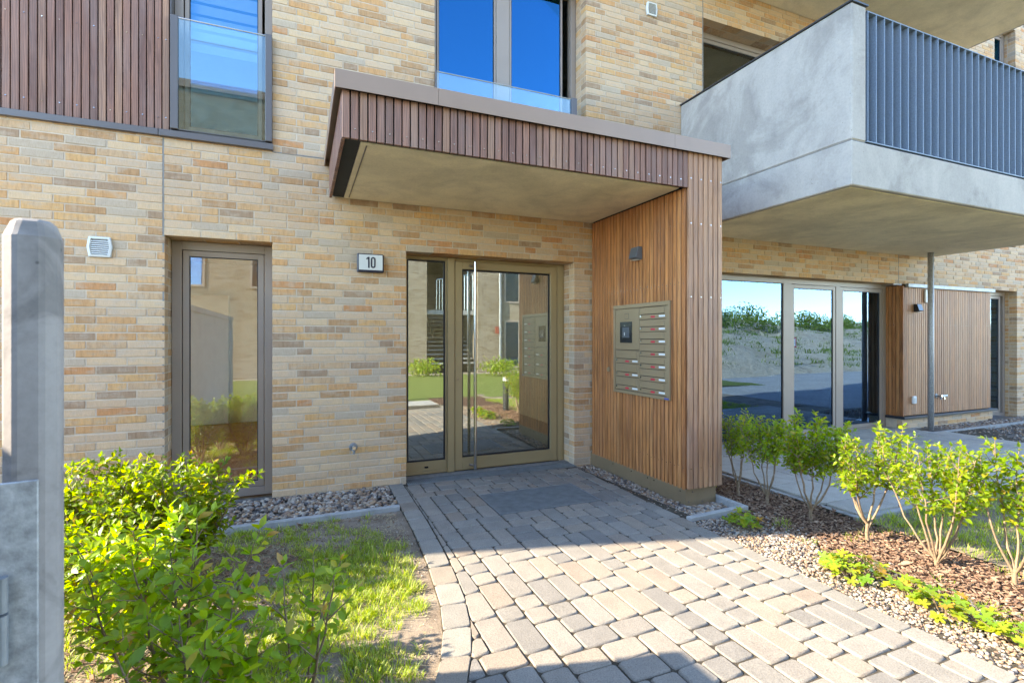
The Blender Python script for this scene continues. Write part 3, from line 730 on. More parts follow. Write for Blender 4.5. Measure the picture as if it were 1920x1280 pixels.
# ------------------------------------------------------------------ small things on the wall
def vent(label, x, z, w, h, y=0.0, n=7):
    r_ = root('vent_grille', label, 'vent', loc=(x, y, z))
    a = MB(); bw = .018; e = .012
    poly = lambda s_: [(-s_ * w / 2 + e, -h / 2 * s_), (s_ * w / 2 - e, -h / 2 * s_), (s_ * w / 2, 0), (s_ * w / 2 - e, h / 2 * s_), (-s_ * w / 2 + e, h / 2 * s_), (-s_ * w / 2, 0)]
    o1, i1 = poly(1), [(px * .76, pz * .78) for px, pz in poly(1)]
    V = [(px, -.002, pz) for px, pz in o1] + [(px, -.022, pz) for px, pz in o1] + [(px, -.026, pz) for px, pz in i1] + [(px, -.008, pz) for px, pz in i1]
    F = []
    for ring in range(3):
        for i in range(6): F.append((ring * 6 + i, ring * 6 + (i + 1) % 6, ring * 6 + 6 + (i + 1) % 6, ring * 6 + 6 + i))
    F.append(tuple(range(18, 24))); a.add(V, F); a.build('cover', M['sign_white'], r_, bevel=.002)
    MB().box(-w * .34, w * .34, -.0095, -.0085, -h * .36, h * .36).build('opening', M['pit'], r_)
    for i in range(n):
        z0 = -h * .35 + (i + .15) * h * .70 / n
        MB().add([(-w * .36, -.024, z0), (w * .36, -.024, z0), (w * .36, -.012, z0 + h * .062), (-w * .36, -.012, z0 + h * .062), (-w * .36, -.012, z0 - .002), (w * .36, -.012, z0 - .002)],
                 [(0, 1, 2, 3), (0, 4, 5, 1)]).build('louvre', M['white'], r_)
    return r_
vent('white louvred vent on the brick wall left of the narrow window', -1.378, 2.003, .155, .150)
vent('white louvred vent high on the brick wall near the balcony', 3.642, 5.022, .15, .145)
r_ = root('vent_grille', 'small white vent at the top of the timber bay behind the steel post', 'vent', loc=(8.60, -.082, 1.95))
MB().box(-.05, .05, -.03, -.001, -.10, .10).build('cover', M['white'], r_, bevel=.01)
for i in range(4): MB().box(.0, .04, -.032, -.0302, -.06 + i * .03, -.05 + i * .03).build('louvre', M['greydk'], r_)

# house number sign
sg = root('house_number_sign', 'dark framed white house number sign reading 10 beside the door', 'sign', loc=(.567, 0, 1.990))
cb = MB(); cb.box(-.113, .113, -.055, -.001, -.081, .081); cb.build('sign_case', M['navy'], sg, bevel=.006)
MB().box(-.101, .101, -.0585, -.0555, -.062, .072).build('sign_face', M['sign_white'], sg)
dg = MB(); t_ = .0125; yy0, yy1 = -.0605, -.0587
dg.box(-.024, -.024 + t_, yy0, yy1, -.045, .052)
dg.add([(-.041, yy0, .036), (-.034, yy0, .027), (-.0241, yy0, .037), (-.0241, yy0, .052), (-.041, yy1, .036), (-.034, yy1, .027), (-.0241, yy1, .037), (-.0241, yy1, .052)],
       [(0, 1, 2, 3), (0, 4, 5, 1), (1, 5, 6, 2), (0, 3, 7, 4)])
dg.build('numeral_one', M['navy'], sg)
zero = MB(); out, inn = [], []
for i in range(28):
    a = 2 * math.pi * i / 28; cx, cz = math.cos(a), math.sin(a); sx_ = .0205; off_ = .028
    out.append((.020 + cx * sx_, cz * sx_ + (off_ if cz > 0 else -off_ if cz < 0 else 0) + .0035))
    inn.append((.020 + cx * (sx_ - t_), cz * (sx_ - t_) + (off_ if cz > 0 else -off_ if cz < 0 else 0) + .0035))
n = 28; V = [(p[0], yy0, p[1]) for p in out] + [(p[0], yy0, p[1]) for p in inn] + [(p[0], yy1, p[1]) for p in out] + [(p[0], yy1, p[1]) for p in inn]
F = [(i, n + i, n + (i + 1) % n, (i + 1) % n) for i in range(n)] + [(i, (i + 1) % n, 2 * n + (i + 1) % n, 2 * n + i) for i in range(n)] + [(n + i, 3 * n + i, 3 * n + (i + 1) % n, n + (i + 1) % n) for i in range(n)]
zero.add(V, F); zero.build('numeral_zero', M['navy'], sg)

# garden taps
def garden_tap(label, x, y, z, big=False):
    r_ = root('garden_tap', label, 'tap', loc=(x, y, z))
    MB().tube([(0, 0, 0), (0, -.010, 0)], [.036, .030], 24).build('wall_flange', M['galv'], r_, smooth=False)
    b = MB(); b.tube([(0, -.008, 0), (0, -.055, 0)], .014, 14); b.tube([(0, -.045, .0), (0, -.060, -.018), (0, -.062, -.050)], [.011, .012, .010], 12); b.build('spout', M['galv'], r_)
    MB().tube([(0, -.055, .0), (0, -.080, .004)], [.013, .016], 12).build('knob', M['steel'], r_)
    if big:
        b = MB(); b.tube([(0, -.05, 0), (.17, -.055, 0)], [.016, .012], 12); b.tube([(.17, -.055, -.025), (.17, -.055, .028)], .008, 10); b.tube([(.10, -.05, 0), (.10, -.06, -.055)], .008, 10); b.build('valve_arm', M['steel'], r_)
garden_tap('small chrome garden tap low on the brick wall left of the door', .424, -.001, .37)
garden_tap('chrome garden tap with a long valve on the timber bay', 8.86, -.083, .455, True)
sk = root('power_socket', 'white weatherproof socket low on the timber bay left of the steel post', 'socket', loc=(8.295, -.082, .42))
MB().box(-.04, .04, -.03, -.001, -.055, .055).build('socket_body', M['white'], sk, bevel=.006); MB().box(-.03, .03, -.035, -.0305, -.045, .03).build('socket_lid', M['sign_white'], sk, bevel=.003)

# ------------------------------------------------------------------ balconies
def balcony(label, x0, x1, y0, zb, parapet=True):
    r_ = root('balcony', label, 'balcony')
    MB().box(x0, x1, y0, -.004, zb, zb + .358).build('balcony_slab', M['balc'], r_, bevel=.008)
    MB().box(x0 + .045, x1 - .045, y0 + .045, -.006, zb - .006, zb - .001).build('soffit', M['balc_soffit'], r_)
    if parapet:
        MB().box(x0, x0 + .178, y0, -.005, zb + .366, zb + 1.462).build('parapet', M['balc'], r_, bevel=.010)
        MB().box(x0 + .006, x0 + .172, y0 + .006, -.006, zb + .3585, zb + .3655).build('mortar_joint', M['sealant'], r_)
        MB().box(x0 - .012, x0 + .19, y0 - .012, -.003, zb + 1.463, zb + 1.475).build('coping', M['greydk'], r_)
        rl = MB(); rl.box(x0 + .19, x1, y0 + .002, y0 + .064, zb + 1.43, zb + 1.438); rl.box(x0 + .19, x1, y0 + .002, y0 + .064, zb + .372, zb + .380)
        rl.build('rail', M['rail'], r_)
        bar = MB().box(0, .008, 0, .062, 0, 1.049).mesh('baluster', M['rail'])
        x = x0 + .20
        while x < x1:
            o = link(bar, 'baluster', r_); o.location = (x, y0 + .002, zb + .3805); x += .1065
        rs = MB(); rs.box(x1 - .06, x1, y0 + .066, -.006, zb + 1.43, zb + 1.438); rs.box(x1 - .06, x1, y0 + .066, -.006, zb + .372, zb + .380); rs.build('rail', M['rail'], r_)
        bar2 = MB().box(0, .062, 0, .008, 0, 1.049).mesh('baluster', M['rail']); y = y0 + .17
        while y < -.05:
            o = link(bar2, 'baluster', r_); o.location = (x1 - .062, y, zb + .3805); y += .1065
    return r_
balcony('concrete balcony with solid side parapet and blue grey bar railing', 4.056, 8.81, -1.974, 2.553)
balcony('upper balcony above, only its rendered underside in view', 4.056, 9.02, -1.974, 5.555)
pl = root('steel_post', 'round galvanised steel post carrying the balcony corner', 'post', loc=(8.31, -.30, 0))
MB().tube([(0, 0, -.02), (0, 0, 2.545)], .036, 20).build('post_shaft', M['plate'], pl, smooth=True); MB().box(-.09, .09, -.09, .09, -.02, .012).build('base_plate', M['galv'], pl, bevel=.002)

# ------------------------------------------------------------------ concrete gate post, gate
gp = root('concrete_post', 'concrete gate post with chamfered edges and a galvanised hinge plate', 'post', loc=(-.3665, -3.674, 0)); gp.rotation_euler = (0, 0, R(9))
w, c = .0318, .0165
oct_ = [(-w + c, -w), (w - c, -w), (w, -w + c), (w, w - c), (w - c, w), (-w + c, w), (-w, w - c), (-w, -w + c)]
pm = MB(); V = [(x, y, -.1) for x, y in oct_] + [(x, y, 1.478) for x, y in oct_] + [(x * .72, y * .72, 1.504) for x, y in oct_]
pm.add(V, [tuple(range(8))[::-1], tuple(range(16, 24))] + [(r_ * 8 + i, r_ * 8 + (i + 1) % 8, r_ * 8 + 8 + (i + 1) % 8, r_ * 8 + 8 + i) for r_ in (0, 1) for i in range(8)])
pm.build('post_shaft', M['post'], gp, bevel=.004)
MB().box(-.034, .012, -.0385, -.0322, .25, 1.127).build('hinge_plate', M['plate'], gp, bevel=.0008)
MB().tube([(-.024, -.049, .952), (-.024, -.049, 1.0)], .0078, 16).tube([(-.024, -.049, .88), (-.024, -.049, .948)], .0078, 16).build('hinge_barrel', M['galv'], gp, smooth=False)
# ------------------------------------------------------------------ paving
def clip_poly(poly, f):
    """keep the side where f(x,y) >= 0 (f close to linear over one stone)"""
    out = []
    for i in range(len(poly)):
        p, q = poly[i], poly[(i + 1) % len(poly)]; a, b = f(*p), f(*q)
        if a >= 0: out.append(p)
        if (a >= 0) != (b >= 0):
            t = a / (a - b); out.append((p[0] + (q[0] - p[0]) * t, p[1] + (q[1] - p[1]) * t))
    return out
LEFT = [(0.6, .73), (-.22, .724), (-1.07, .716), (-1.66, .690), (-2.17, .640), (-2.44, .585), (-2.68, .500), (-3.0, .33), (-3.4, .03), (-3.8, -.40), (-4.3, -1.10), (-4.8, -2.0)]
def left_x(y):
    for (ya_, xa), (yb_, xb) in zip(LEFT, LEFT[1:]):
        if yb_ <= y <= ya_: return xa + (xb - xa) * (ya_ - y) / (ya_ - yb_)
    return LEFT[-1][1]
u = .0640; X0, Y0p = .872 - .0640 * 26, -.076
base_poly = [(p[1], p[0]) for p in LEFT if p[0] < .2]
pth = MB()
bp_ = [(.724, .10)] + base_poly[0:] + [(2.9, -4.8), (2.62, .10)]
pth.prism(bp_, -.045, -.0095); path = tag(pth.build('path', M['joint']), kind='structure')
path['label'] = 'paved path of grey and buff tumbled stones leading to the door'
def stone_mesh(poly, mat, z1=.0, e=.006, zj=0.0):
    """tumbled stone from an outline; rounded corners, chamfered top"""
    cx = sum(p[0] for p in poly) / len(poly); cy = sum(p[1] for p in poly) / len(poly); rr = []
    n = len(poly)
    for i in range(n):
        p, a, b = Vector(poly[i]), Vector(poly[i - 1]), Vector(poly[(i + 1) % n])
        c1 = min(.0115, (a - p).length * .3) * rng.uniform(.7, 1.4); c2 = min(.0115, (b - p).length * .3) * rng.uniform(.7, 1.4)
        rr.append(p + (a - p).normalized() * c1); rr.append(p + (b - p).normalized() * c2)
    rr = [Vector((p.x + rng.normal(0, .0011), p.y + rng.normal(0, .0011))) for p in rr]
    m = len(rr); ctr = Vector((cx, cy))
    def ring(s_, z): return [(ctr.x + (p.x - ctr.x) * (1 - s_ / max(.03, (p - ctr).length)), ctr.y + (p.y - ctr.y) * (1 - s_ / max(.03, (p - ctr).length)), z + zj) for p in rr]
    V = ring(0, -.045) + ring(0, z1 - e) + ring(e * .9, z1 - .0008)
    F = [(r_ * m + i, r_ * m + (i + 1) % m, (r_ + 1) * m + (i + 1) % m, (r_ + 1) * m + i) for r_ in (0, 1) for i in range(m)] + [tuple(range(2 * m, 3 * m))]
    me = bpy.data.meshes.new('paver'); me.from_pydata(V, [], F); me.materials.append(mat)
    for p in me.polygons: p.use_smooth = p.index >= m and p.index < 2 * m
    me.update(); return me
# random bond over a grid of 64 mm cells
NX, NY = 52, 66
grid = np.zeros((NX, NY), bool)
MAT = (1.384, 2.280, -1.100, -.588)
for i in range(NX):
    for j in range(NY):
        cx, cy = X0 + (i + .5) * u, Y0p - (j + .5) * u
        if MAT[0] < cx < MAT[1] and MAT[2] < cy < MAT[3]: grid[i, j] = True
stones = []
for j in range(NY):
    for i in range(NX):
        if grid[i, j]: continue
        cyy = Y0p - j * u
        opts = [(3, 2), (3, 2), (3, 2), (3, 2), (2, 3) if cyy > -1.7 else (2, 4), (2, 4), (2, 2), (2, 2)]; rng.shuffle(opts)
        for a, b in opts + [(2, 3), (3, 1), (2, 1), (1, 2), (1, 1)]:
            if i + a > NX or j + b > NY or grid[i:i + a, j:j + b].any(): continue
            # leave no single-cell slot beside a stone
            r1 = i + a
            if (a, b) in [(3, 2), (2, 4), (2, 2)] and r1 < NX and not grid[r1, j] and (r1 + 1 >= NX or grid[r1 + 1, j]): continue
            grid[i:i + a, j:j + b] = True; stones.append((X0 + i * u, X0 + (i + a) * u, Y0p - (j + b) * u, Y0p - j * u)); break
gpx = .0078
cnt = 0; extra = []
for (xa, xb, ya_, yb_) in stones:
    poly = [(xa + gpx / 2, ya_ + gpx / 2), (xb - gpx / 2, ya_ + gpx / 2), (xb - gpx / 2, yb_ - gpx / 2), (xa + gpx / 2, yb_ - gpx / 2)]
    poly = clip_poly(poly, lambda x, y: x - left_x(y) - .140)
    xr = lambda y: 2.495 if y > -1.7 else 2.485
    poly = clip_poly(poly, lambda x, y: 2.492 - x)
    if len(poly) < 3: continue
    ar = abs(sum(poly[i][0] * poly[(i + 1) % len(poly)][1] - poly[(i + 1) % len(poly)][0] * poly[i][1] for i in range(len(poly)))) / 2
    if ar < .0004: continue
    me = stone_mesh(poly, M['paver'], 0, .0095, rng.normal(0, .0010)); link(me, 'paver', path); cnt += 1
# border stones
y = .05
while y > -4.5:
    L = rng.uniform(.185, .215); ye = y - L + .005
    pts = [(left_x(y) + .004, y), (left_x(ye) + .004, ye), (left_x(ye) + .131, ye - .022 * (y < -1.6)), (left_x(y) + .131, y - .022 * (y < -1.6))]
    o = link(stone_mesh(pts, M['paver_edge'], 0, .007, .001), 'border_stone', path); y -= L
y = -.12
while y > -4.4:
    L = rng.uniform(.185, .200); xx = 2.498 + rng.uniform(0, .006); ww = .103 + rng.uniform(0, .012)
    o = link(stone_mesh([(xx, y - L + .005), (xx + ww, y - L + .005), (xx + ww, y), (xx, y)], M['paver_edge'], 0, .006, rng.normal(0, .001)), 'border_stone', path); y -= L
# recessed entrance mat grate
mt = root('entrance_grate', 'galvanised foot scraper grating set flush in the paving before the door', 'grate', loc=(1.832, -.844, 0))
fm = MB(); frame_ring  # (flat ring)
hx, hy = .445, .253
for a, b, c_, d_ in ((-hx, hx, -hy, -hy + .006), (-hx, hx, hy - .006, hy), (-hx, -hx + .006, -hy + .006, hy - .006), (hx - .006, hx, -hy + .006, hy - .006)): fm.box(a, b, c_, d_, -.03, .001)
fm.build('grate_frame', M['galv'], mt)
MB().box(-hx + .007, hx - .007, -hy + .007, hy - .007, -.03, -.022).build('grate_pit', M['pit'], mt)
gb = MB()
for x in np.arange(-hx + .012, hx - .008, .0105): gb.box(x, x + .0042, -hy + .006, hy - .006, -.020, -.0005)
for yv in np.arange(-hy + .03, hy - .02, .0333): gb.box(-hx + .006, hx - .006, yv, yv + .003, -.018, -.0015)
gb.build('grate_bars', M['grate'], mt, kind='stuff')
dr = root('threshold_drain', 'narrow slotted drain channel along the door threshold', 'drain', loc=(1.77, 0, 0))
MB().box(-.876, .876, -.060, .21, -.03, -.014).build('channel', M['pit'], dr)
gb = MB(); gb.box(-.876, .876, -.060, -.054, -.0135, .0); gb.box(-.876, .876, .104, .110, -.0135, .0)
for x in np.arange(-.872, .868, .0175): gb.box(x, x + .009, -.053, .103, -.012, -.0008)
gb.build('drain_bars', M['grate'], dr, kind='stuff')
MB().box(-.876, .876, .111, .208, -.0135, .0025).build('door_threshold', M['galv'], dr)

# patio of concrete slabs on the right
pat = tag(MB().prism([(3.79, .13), (8.06, .13), (8.06, -.20), (9.5, -.30), (8.0, -1.75), (8.0, -2.155), (3.79, -2.155)], -.055, -.006).build('patio', M['joint']), kind='structure')
patio_n = 0
ix = 0; x = 3.86
while x < 7.95:
    y = .12; j = 0; w_ = .492
    while y > -2.14:
        h_ = .492
        yb_ = max(y - h_, -2.15)
        if y - yb_ > .03 and not (x > 7.9 and y > -.2): 
            link(stone_mesh([(x, yb_), (x + w_, yb_), (x + w_, y), (x, y)], M['slab'], .012, .003, rng.normal(0, .001)), 'slab', pat)
        y -= h_ + .012
    x += w_ + .012
def kerb(label, pts, w=.05, z=.02, n=1.0):
    r_ = root('kerb', label, 'kerb'); 
    for (a, b) in zip(pts, pts[1:]):
        a, b = Vector((*a, 0)), Vector((*b, 0)); d = b - a; L = d.length; d.normalize(); nn = Vector((-d.y, d.x, 0)) * w / 2; k_ = max(1, round(L / n))
        for i in range(k_):
            p, q = a + d * (L * i / k_ + .001), a + d * (L * (i + 1) / k_ - .001)
            MB().prism([(v.x, v.y) for v in (p - nn, q - nn, q + nn, p + nn)], -.08, z).build('kerb_stone', M['kerb'], r_, bevel=.006, seg=2)
    return r_
kerb('grey kerb along the pebble strip left of the path', [(.715, -.645), (-3.2, -.645)], .05, .018)
kerb('short grey kerb round the pebbles at the pillar foot', [(2.615, -1.735), (3.225, -1.695)], .05, .02)
kerb('grey kerb running back from the pillar pebbles to the wall', [(3.20, -1.668), (3.19, -.02)], .05, .02)
kerb('dark edging kerb between the bark mulch and the patio slabs', [(3.825, -2.18), (3.79, -.0)], .05, .0)
kerb('edging kerb along the lawn side of the patio slabs', [(3.855, -2.18), (8.0, -2.18)], .05, .0)
kerb('kerb in the pebbles beyond the steel post', [(8.03, -1.55), (8.03, -.42), (12.5, -.42)], .05, .015)
fl = MB().box(8.20, 8.62, -.42, -.16, -.02, .014); tag(fl.build('drain_grating', M['greydk']), 'dark drain grating in the slabs at the steel post', 'grate')
fl = MB().box(10.30, 10.95, -.14, .12, -.03, .012); tag(fl.build('window_mat', M['flash_dark']), 'dark grating in front of the narrow window strip', 'grate')

# ------------------------------------------------------------------ beds and soil sheets
def relief_sheet(name, x0, x1, y0, y1, z, mat, amp=.01, step=.03, inside=None):
    nx, ny = max(2, int((x1 - x0) / step)), max(2, int((y1 - y0) / step))
    X, Y = np.meshgrid(np.linspace(x0, x1, nx), np.linspace(y0, y1, ny), indexing='ij')
    Z = np.zeros_like(X)
    for f_, a_ in ((2.1, 1.0), (5.3, .6), (13, .35), (31, .2)):
        ph = rng.uniform(0, 6, 4); Z += a_ * np.sin(X * f_ + ph[0] + 1.7 * np.sin(Y * f_ * .6 + ph[1])) * np.cos(Y * f_ * 1.1 + ph[2])
    Z = z + amp * Z * .5
    V = np.stack([X, Y, Z], -1).reshape(-1, 3); idx = np.arange(nx * ny).reshape(nx, ny)
    F = np.stack([idx[:-1, :-1], idx[1:, :-1], idx[1:, 1:], idx[:-1, 1:]], -1).reshape(-1, 4)
    if inside is not None:
        ctr = V[F].mean(1); F = F[[inside(cx, cy) for cx, cy in ctr[:, :2]]]
    return tag(link(fast_mesh(name, V, F, mat, True), name), kind='structure')
relief_sheet('soil', -4.5, .75, -4.8, -.66, -.022, M['soil'], .012, .035, lambda x, y: x < left_x(y) + .02)
relief_sheet('lawn_soil', 3.86, 9.5, -6.5, -2.20, -.035, M['soil'], .015, .06)
sheet('gravel_bed', [(-3.3, -.62), (.722, -.62), (.722, .1), (-3.3, .1)], -.022, M['gravel_bed'])
sheet('gravel_bed', [(2.60, -6), (3.82, -6), (3.82, -1.70), (2.60, -1.70)], -.026, M['mulch_bed'])
sheet('gravel_bed', [(3.20, -1.699), (3.82, -1.699), (3.82, .0), (3.20, .0)], -.026, M['mulch_bed'])
sheet('gravel_bed', [(2.60, -1.699), (3.199, -1.699), (3.199, .0), (2.60, .0)], -.052, M['gravel_bed'], .006)
sheet('gravel_bed', [(8.06, -1.5), (13, -1.5), (13, .12), (8.06, .12)], -.03, M['gravel_bed'])

# ---- scatter protos
def ico(sub=1):
    bm = bmesh.new(); bmesh.ops.create_icosphere(bm, subdivisions=sub, radius=1); V = np.array([v.co[:] for v in bm.verts]); F = np.array([[v.index for v in f.verts] for f in bm.faces]); bm.free(); return V, F
IV, IF = ico(2); IV1, IF1 = ico(1)
def rand_rot(flat=1.0):
    q = Vector((rng.normal(), rng.normal(), rng.normal())).normalized()
    return np.array(Matrix.Rotation(rng.uniform(0, 2 * math.pi), 3, 'Z') @ Matrix.Rotation(rng.uniform(-flat, flat), 3, 'X') @ Matrix.Rotation(rng.uniform(-flat, flat), 3, 'Y'))
peb = []
for i in range(10):
    V = IV * (1 + .13 * np.sin(IV[:, [1, 2, 0]] * rng.uniform(1.5, 3) + rng.uniform(0, 6, 3)))
    peb.append((V * np.array([1, rng.uniform(.65, .95), rng.uniform(.5, .75)]), IF))
peb1 = []
for i in range(8):
    V = IV1 * (1 + .16 * np.sin(IV1[:, [1, 2, 0]] * rng.uniform(1.5, 3) + rng.uniform(0, 6, 3)))
    peb1.append((V * np.array([1, rng.uniform(.65, .95), rng.uniform(.5, .75)]), IF1))
def m4(rot, loc, s):
    m = np.eye(4); m[:3, :3] = rot * (np.array(s) if np.ndim(s) else s); m[:3, 3] = loc; return m
def scatter_pebbles(name, n, xr, yr, z, size, inside=None, protos=peb):
    L = []
    for _ in range(n):
        x, y = rng.uniform(*xr), rng.uniform(*yr)
        if inside is not None and not inside(x, y): continue
        s_ = rng.uniform(*size) * (1.35 if rng.random() < .12 else 1); L.append((rng.integers(len(protos)), m4(rand_rot(.5), (x, y, z + rng.uniform(0, .012)), s_)))
    return tag(link(scatter_mesh(name, protos, L, M['pebble'], True), name), kind='stuff')
scatter_pebbles('pebbles', 2300, (-1.6, .715), (-.612, -.012), -.014, (.012, .021))
scatter_pebbles('pebbles', 2100, (2.598, 2.845), (-1.70, -.03), -.028, (.009, .017), None, peb1)
scatter_pebbles('pebbles', 620, (2.845, 3.17), (-1.70, -1.45), -.042, (.012, .022))
def edge_gm(y): return 3.02 + .06 * math.sin(y * 5) + .04 * math.sin(y * 13)
scatter_pebbles('gravel', 14000, (2.600, 3.35), (-4.3, -1.77), -.016, (.0065, .0125), lambda x, y: rng.random() < (1.0 if x < edge_gm(y) else .30 * math.exp(-(x - edge_gm(y)) / .10)), peb1)
scatter_pebbles('pebbles', 1500, (8.08, 11.6), (-.39, -.09), -.015, (.014, .03), None, peb1)
scatter_pebbles('pebbles', 700, (8.08, 10.5), (-1.3, -.45), -.018, (.010, .02), None, peb1)
# bark chips
chips = []
for i in range(8):
    l_, w_, h_ = 1, rng.uniform(.3, .6), rng.uniform(.07, .14)
    V = np.array([(-l_, -w_, 0), (l_ * .8, -w_ * .7, .05), (l_, w_ * .6, 0), (-l_ * .7, w_, .05), (-l_ * .9, -w_ * .8, h_ * 2), (l_ * .8, -w_ * .6, h_ * 2.4), (l_ * .85, w_ * .5, h_ * 2), (-l_ * .65, w_ * .8, h_ * 2.5)])
    V[:, :2] += rng.normal(0, .08, (8, 2)); F = np.array([(0, 3, 2, 1), (4, 5, 6, 7), (0, 1, 5, 4), (1, 2, 6, 5), (2, 3, 7, 6), (3, 0, 4, 7)]); chips.append((V, F))
def scatter_chips(n, xr, yr, z, inside=None):
    L = []
    for _ in range(n):
        x, y = rng.uniform(*xr), rng.uniform(*yr)
        if inside is not None and not inside(x, y): continue
        s_ = rng.uniform(.005, .016) * (1.7 if rng.random() < .06 else 1); L.append((rng.integers(8), m4(rand_rot(.45), (x, y, z + rng.uniform(0, .02)), s_)))
    tag(link(scatter_mesh('bark_mulch', chips, L, M['chip']), 'bark_mulch'), kind='stuff')
scatter_chips(15000, (2.95, 3.80), (-4.3, -.05), -.020, lambda x, y: rng.random() < (1.0 if x > edge_gm(y) + .03 else .22) and not (x < 3.24 and y > -1.75) and (x < 3.70 or y > -2.15 or rng.random() < .5))
def mulch_l(x, y): return x < -.12 + .10 * math.sin(y * 3.1) + .05 * math.sin(y * 9) + (.0 if y > -2.0 else .08 * (-2.0 - y)) - (.35 if y > -1.1 else 0)
scatter_chips(8000, (-1.7, .2), (-3.6, -.75), -.018, mulch_l)
scatter_chips(260, (-.6, .70), (-1.5, -.70), -.014)

crumb = []
for _ in range(9000):
    x, y = rng.uniform(-1.4, .70), rng.uniform(-3.6, -.68)
    if x < left_x(y) - .01: crumb.append((int(rng.integers(8)), m4(rand_rot(1.5), (x, y, -.019 + rng.uniform(0, .004)), rng.uniform(.0015, .0055) * (1.6 if rng.random() < .05 else 1))))
tag(link(scatter_mesh('soil_crumbs', peb1, crumb, M['crumb']), 'soil_crumbs'), kind='stuff')
# ---- grass: curved blades in tufts
gp_ = []
for i in range(6):
    b = rng.uniform(.15, .7); w_ = .035
    gp_.append((np.array([(-w_, 0, 0), (w_, 0, 0), (w_ * .8, b * .25, .5), (-w_ * .8, b * .25, .5), (w_ * .1, b, .95), (-w_ * .1, b, .95)]), np.array([(0, 1, 2, 3), (3, 2, 4, 5)])))
def grass(name, tufts, mat=M['grass'], hmin=.03, hmax=.075):
    L = []
    for (x, y, n, rad, hs) in tufts:
        for _ in range(n):
            a = rng.uniform(0, 2 * math.pi); d = rad * math.sqrt(rng.random()); h = rng.uniform(hmin, hmax) * hs * (1 - .4 * d / max(rad, .001))
            rot = np.array(Matrix.Rotation(a - math.pi / 2 + rng.normal(0, .8), 3, 'Z') @ Matrix.Rotation(-rng.uniform(0, .5), 3, 'X'))
            L.append((rng.integers(6), m4(rot, (x + d * math.cos(a), y + d * math.sin(a), -.018), (1.15 * max(h, .035), h, h))))
    return tag(link(scatter_mesh(name, gp_, L, mat), name), kind='stuff')
def vn(x, y, f=1.0, s_=0): return (math.sin(x * 3.1 * f + s_) * math.cos(y * 2.7 * f + 1.3 + s_) + .6 * math.sin(x * 7.3 * f + y * 5.1 * f + s_) + .4 * math.sin(x * 15 * f - y * 11 * f)) / 2
th_ = []
for _ in range(16000):
    x, y = rng.uniform(-1.3, .66), rng.uniform(-3.6, -.72)
    if x > left_x(y) - .05 or vn(x, y, 1.7) + .35 * rng.random() < -.1: continue
    rot = np.array(Matrix.Rotation(rng.uniform(0, 6.28), 3, 'Z') @ Matrix.Rotation(-rng.uniform(1.15, 1.65), 3, 'X')); h_ = rng.uniform(.015, .05); th_.append((int(rng.integers(6)), m4(rot, (x, y, -.012), (.05, h_, h_))))
tag(link(scatter_mesh('dry_grass', gp_, th_, M['straw']), 'dry_grass'), kind='stuff')
T = []
for _ in range(5200):
    x, y = rng.uniform(-1.2, .66), rng.uniform(-3.5, -.72)
    if x > left_x(y) - .06: continue
    dens = .80 + .55 * vn(x, y, 1.7) - .25 * (y > -1.15) - .9 * max(0, (x - (left_x(y) - .30)) / .28) - (.75 if mulch_l(x, y) else 0) + .3 * (-2.3 < y < -1.5)
    if y > -1.2: dens -= .15
    if rng.random() < dens: T.append((x, y, int(rng.integers(12, 34)), rng.uniform(.02, .045), rng.uniform(.6, 1.15) * (.8 if y > -1.3 else 1)))
grass('grass', T)
T = []
for _ in range(2600):
    x, y = rng.uniform(3.62, 8.2), rng.uniform(-5.2, -2.21)
    ed = 3.78 + .08 * math.sin(y * 4)
    if x < ed - .10: continue
    if rng.random() < .92 - (.5 if x < ed else 0): T.append((x, y, 26, .06, rng.uniform(.7, 1.1)))
grass('grass', T, hmin=.035, hmax=.08)
T = []
for _ in range(46):   # tufts in the slab joints, the gravel and the paving joints
    i = rng.integers(0, 9); x = 3.854 + .504 * i + rng.uniform(-.01, .01); y = rng.uniform(-2.1, -.1)
    if rng.random() < .6: y = .114 - .504 * rng.integers(1, 6); x = rng.uniform(3.9, 7.4)
    T.append((x, y, 8, .03, rng.uniform(.5, .9)))
for x, y, n in ((3.22, -2.02, 50), (3.15, -2.08, 40), (3.0, -2.50, 26), (2.92, -3.02, 26), (3.06, -3.15, 50), (3.16, -3.25, 50), (2.8, -3.3, 20), (3.55, -2.38, 20), (3.38, -2.42, 18), (2.86, -2.62, 16), (3.25, -3.0, 20), (3.05, -2.35, 22), (3.72, -.9, 10), (3.4, -1.2, 8)):
    T.append((x, y, n, .06, .9))
for x, y in ((.99, -.60), (1.10, -1.25), (.93, -1.40), (1.25, -2.52), (1.32, -2.40), (1.55, -2.85), (1.02, -2.40), (1.78, -2.10), (1.05, -2.55), (1.95, -2.3), (1.0, -2.98), (2.15, -2.9)):
    T.append((x, y, 9, .022, .45))
grass('joint_grass', T)

# ------------------------------------------------------------------ shrubs
def leaf_proto(L=1.0, w=.26, bend=.12, fold=.07):
    V = np.array([(0, 0, 0), (-w * .75, .28 * L, fold), (0, .30 * L, 0), (w * .75, .28 * L, fold), (-w * .95, .58 * L, fold - bend * .4), (0, .60 * L, -bend * .4), (w * .95, .58 * L, fold - bend * .4), (0, L, -bend)])
    F = np.array([(0, 2, 1, 1), (0, 3, 2, 2), (1, 2, 5, 4), (2, 3, 6, 5), (4, 5, 7, 7), (5, 6, 7, 7)])
    return V, F
LV, LF = zip(*[leaf_proto(1, w, b) for w, b in ((.24, .10), (.27, .18), (.22, .05), (.26, .26))])
LFT = []
for F in LF:
    t3 = []
    for f in F:
        if f[2] == f[3]: t3.append((f[0], f[1], f[2]))
        else: t3 += [(f[0], f[1], f[2]), (f[0], f[2], f[3])]
    LFT.append(np.array(t3))
leaf_protos = list(zip(LV, LFT))
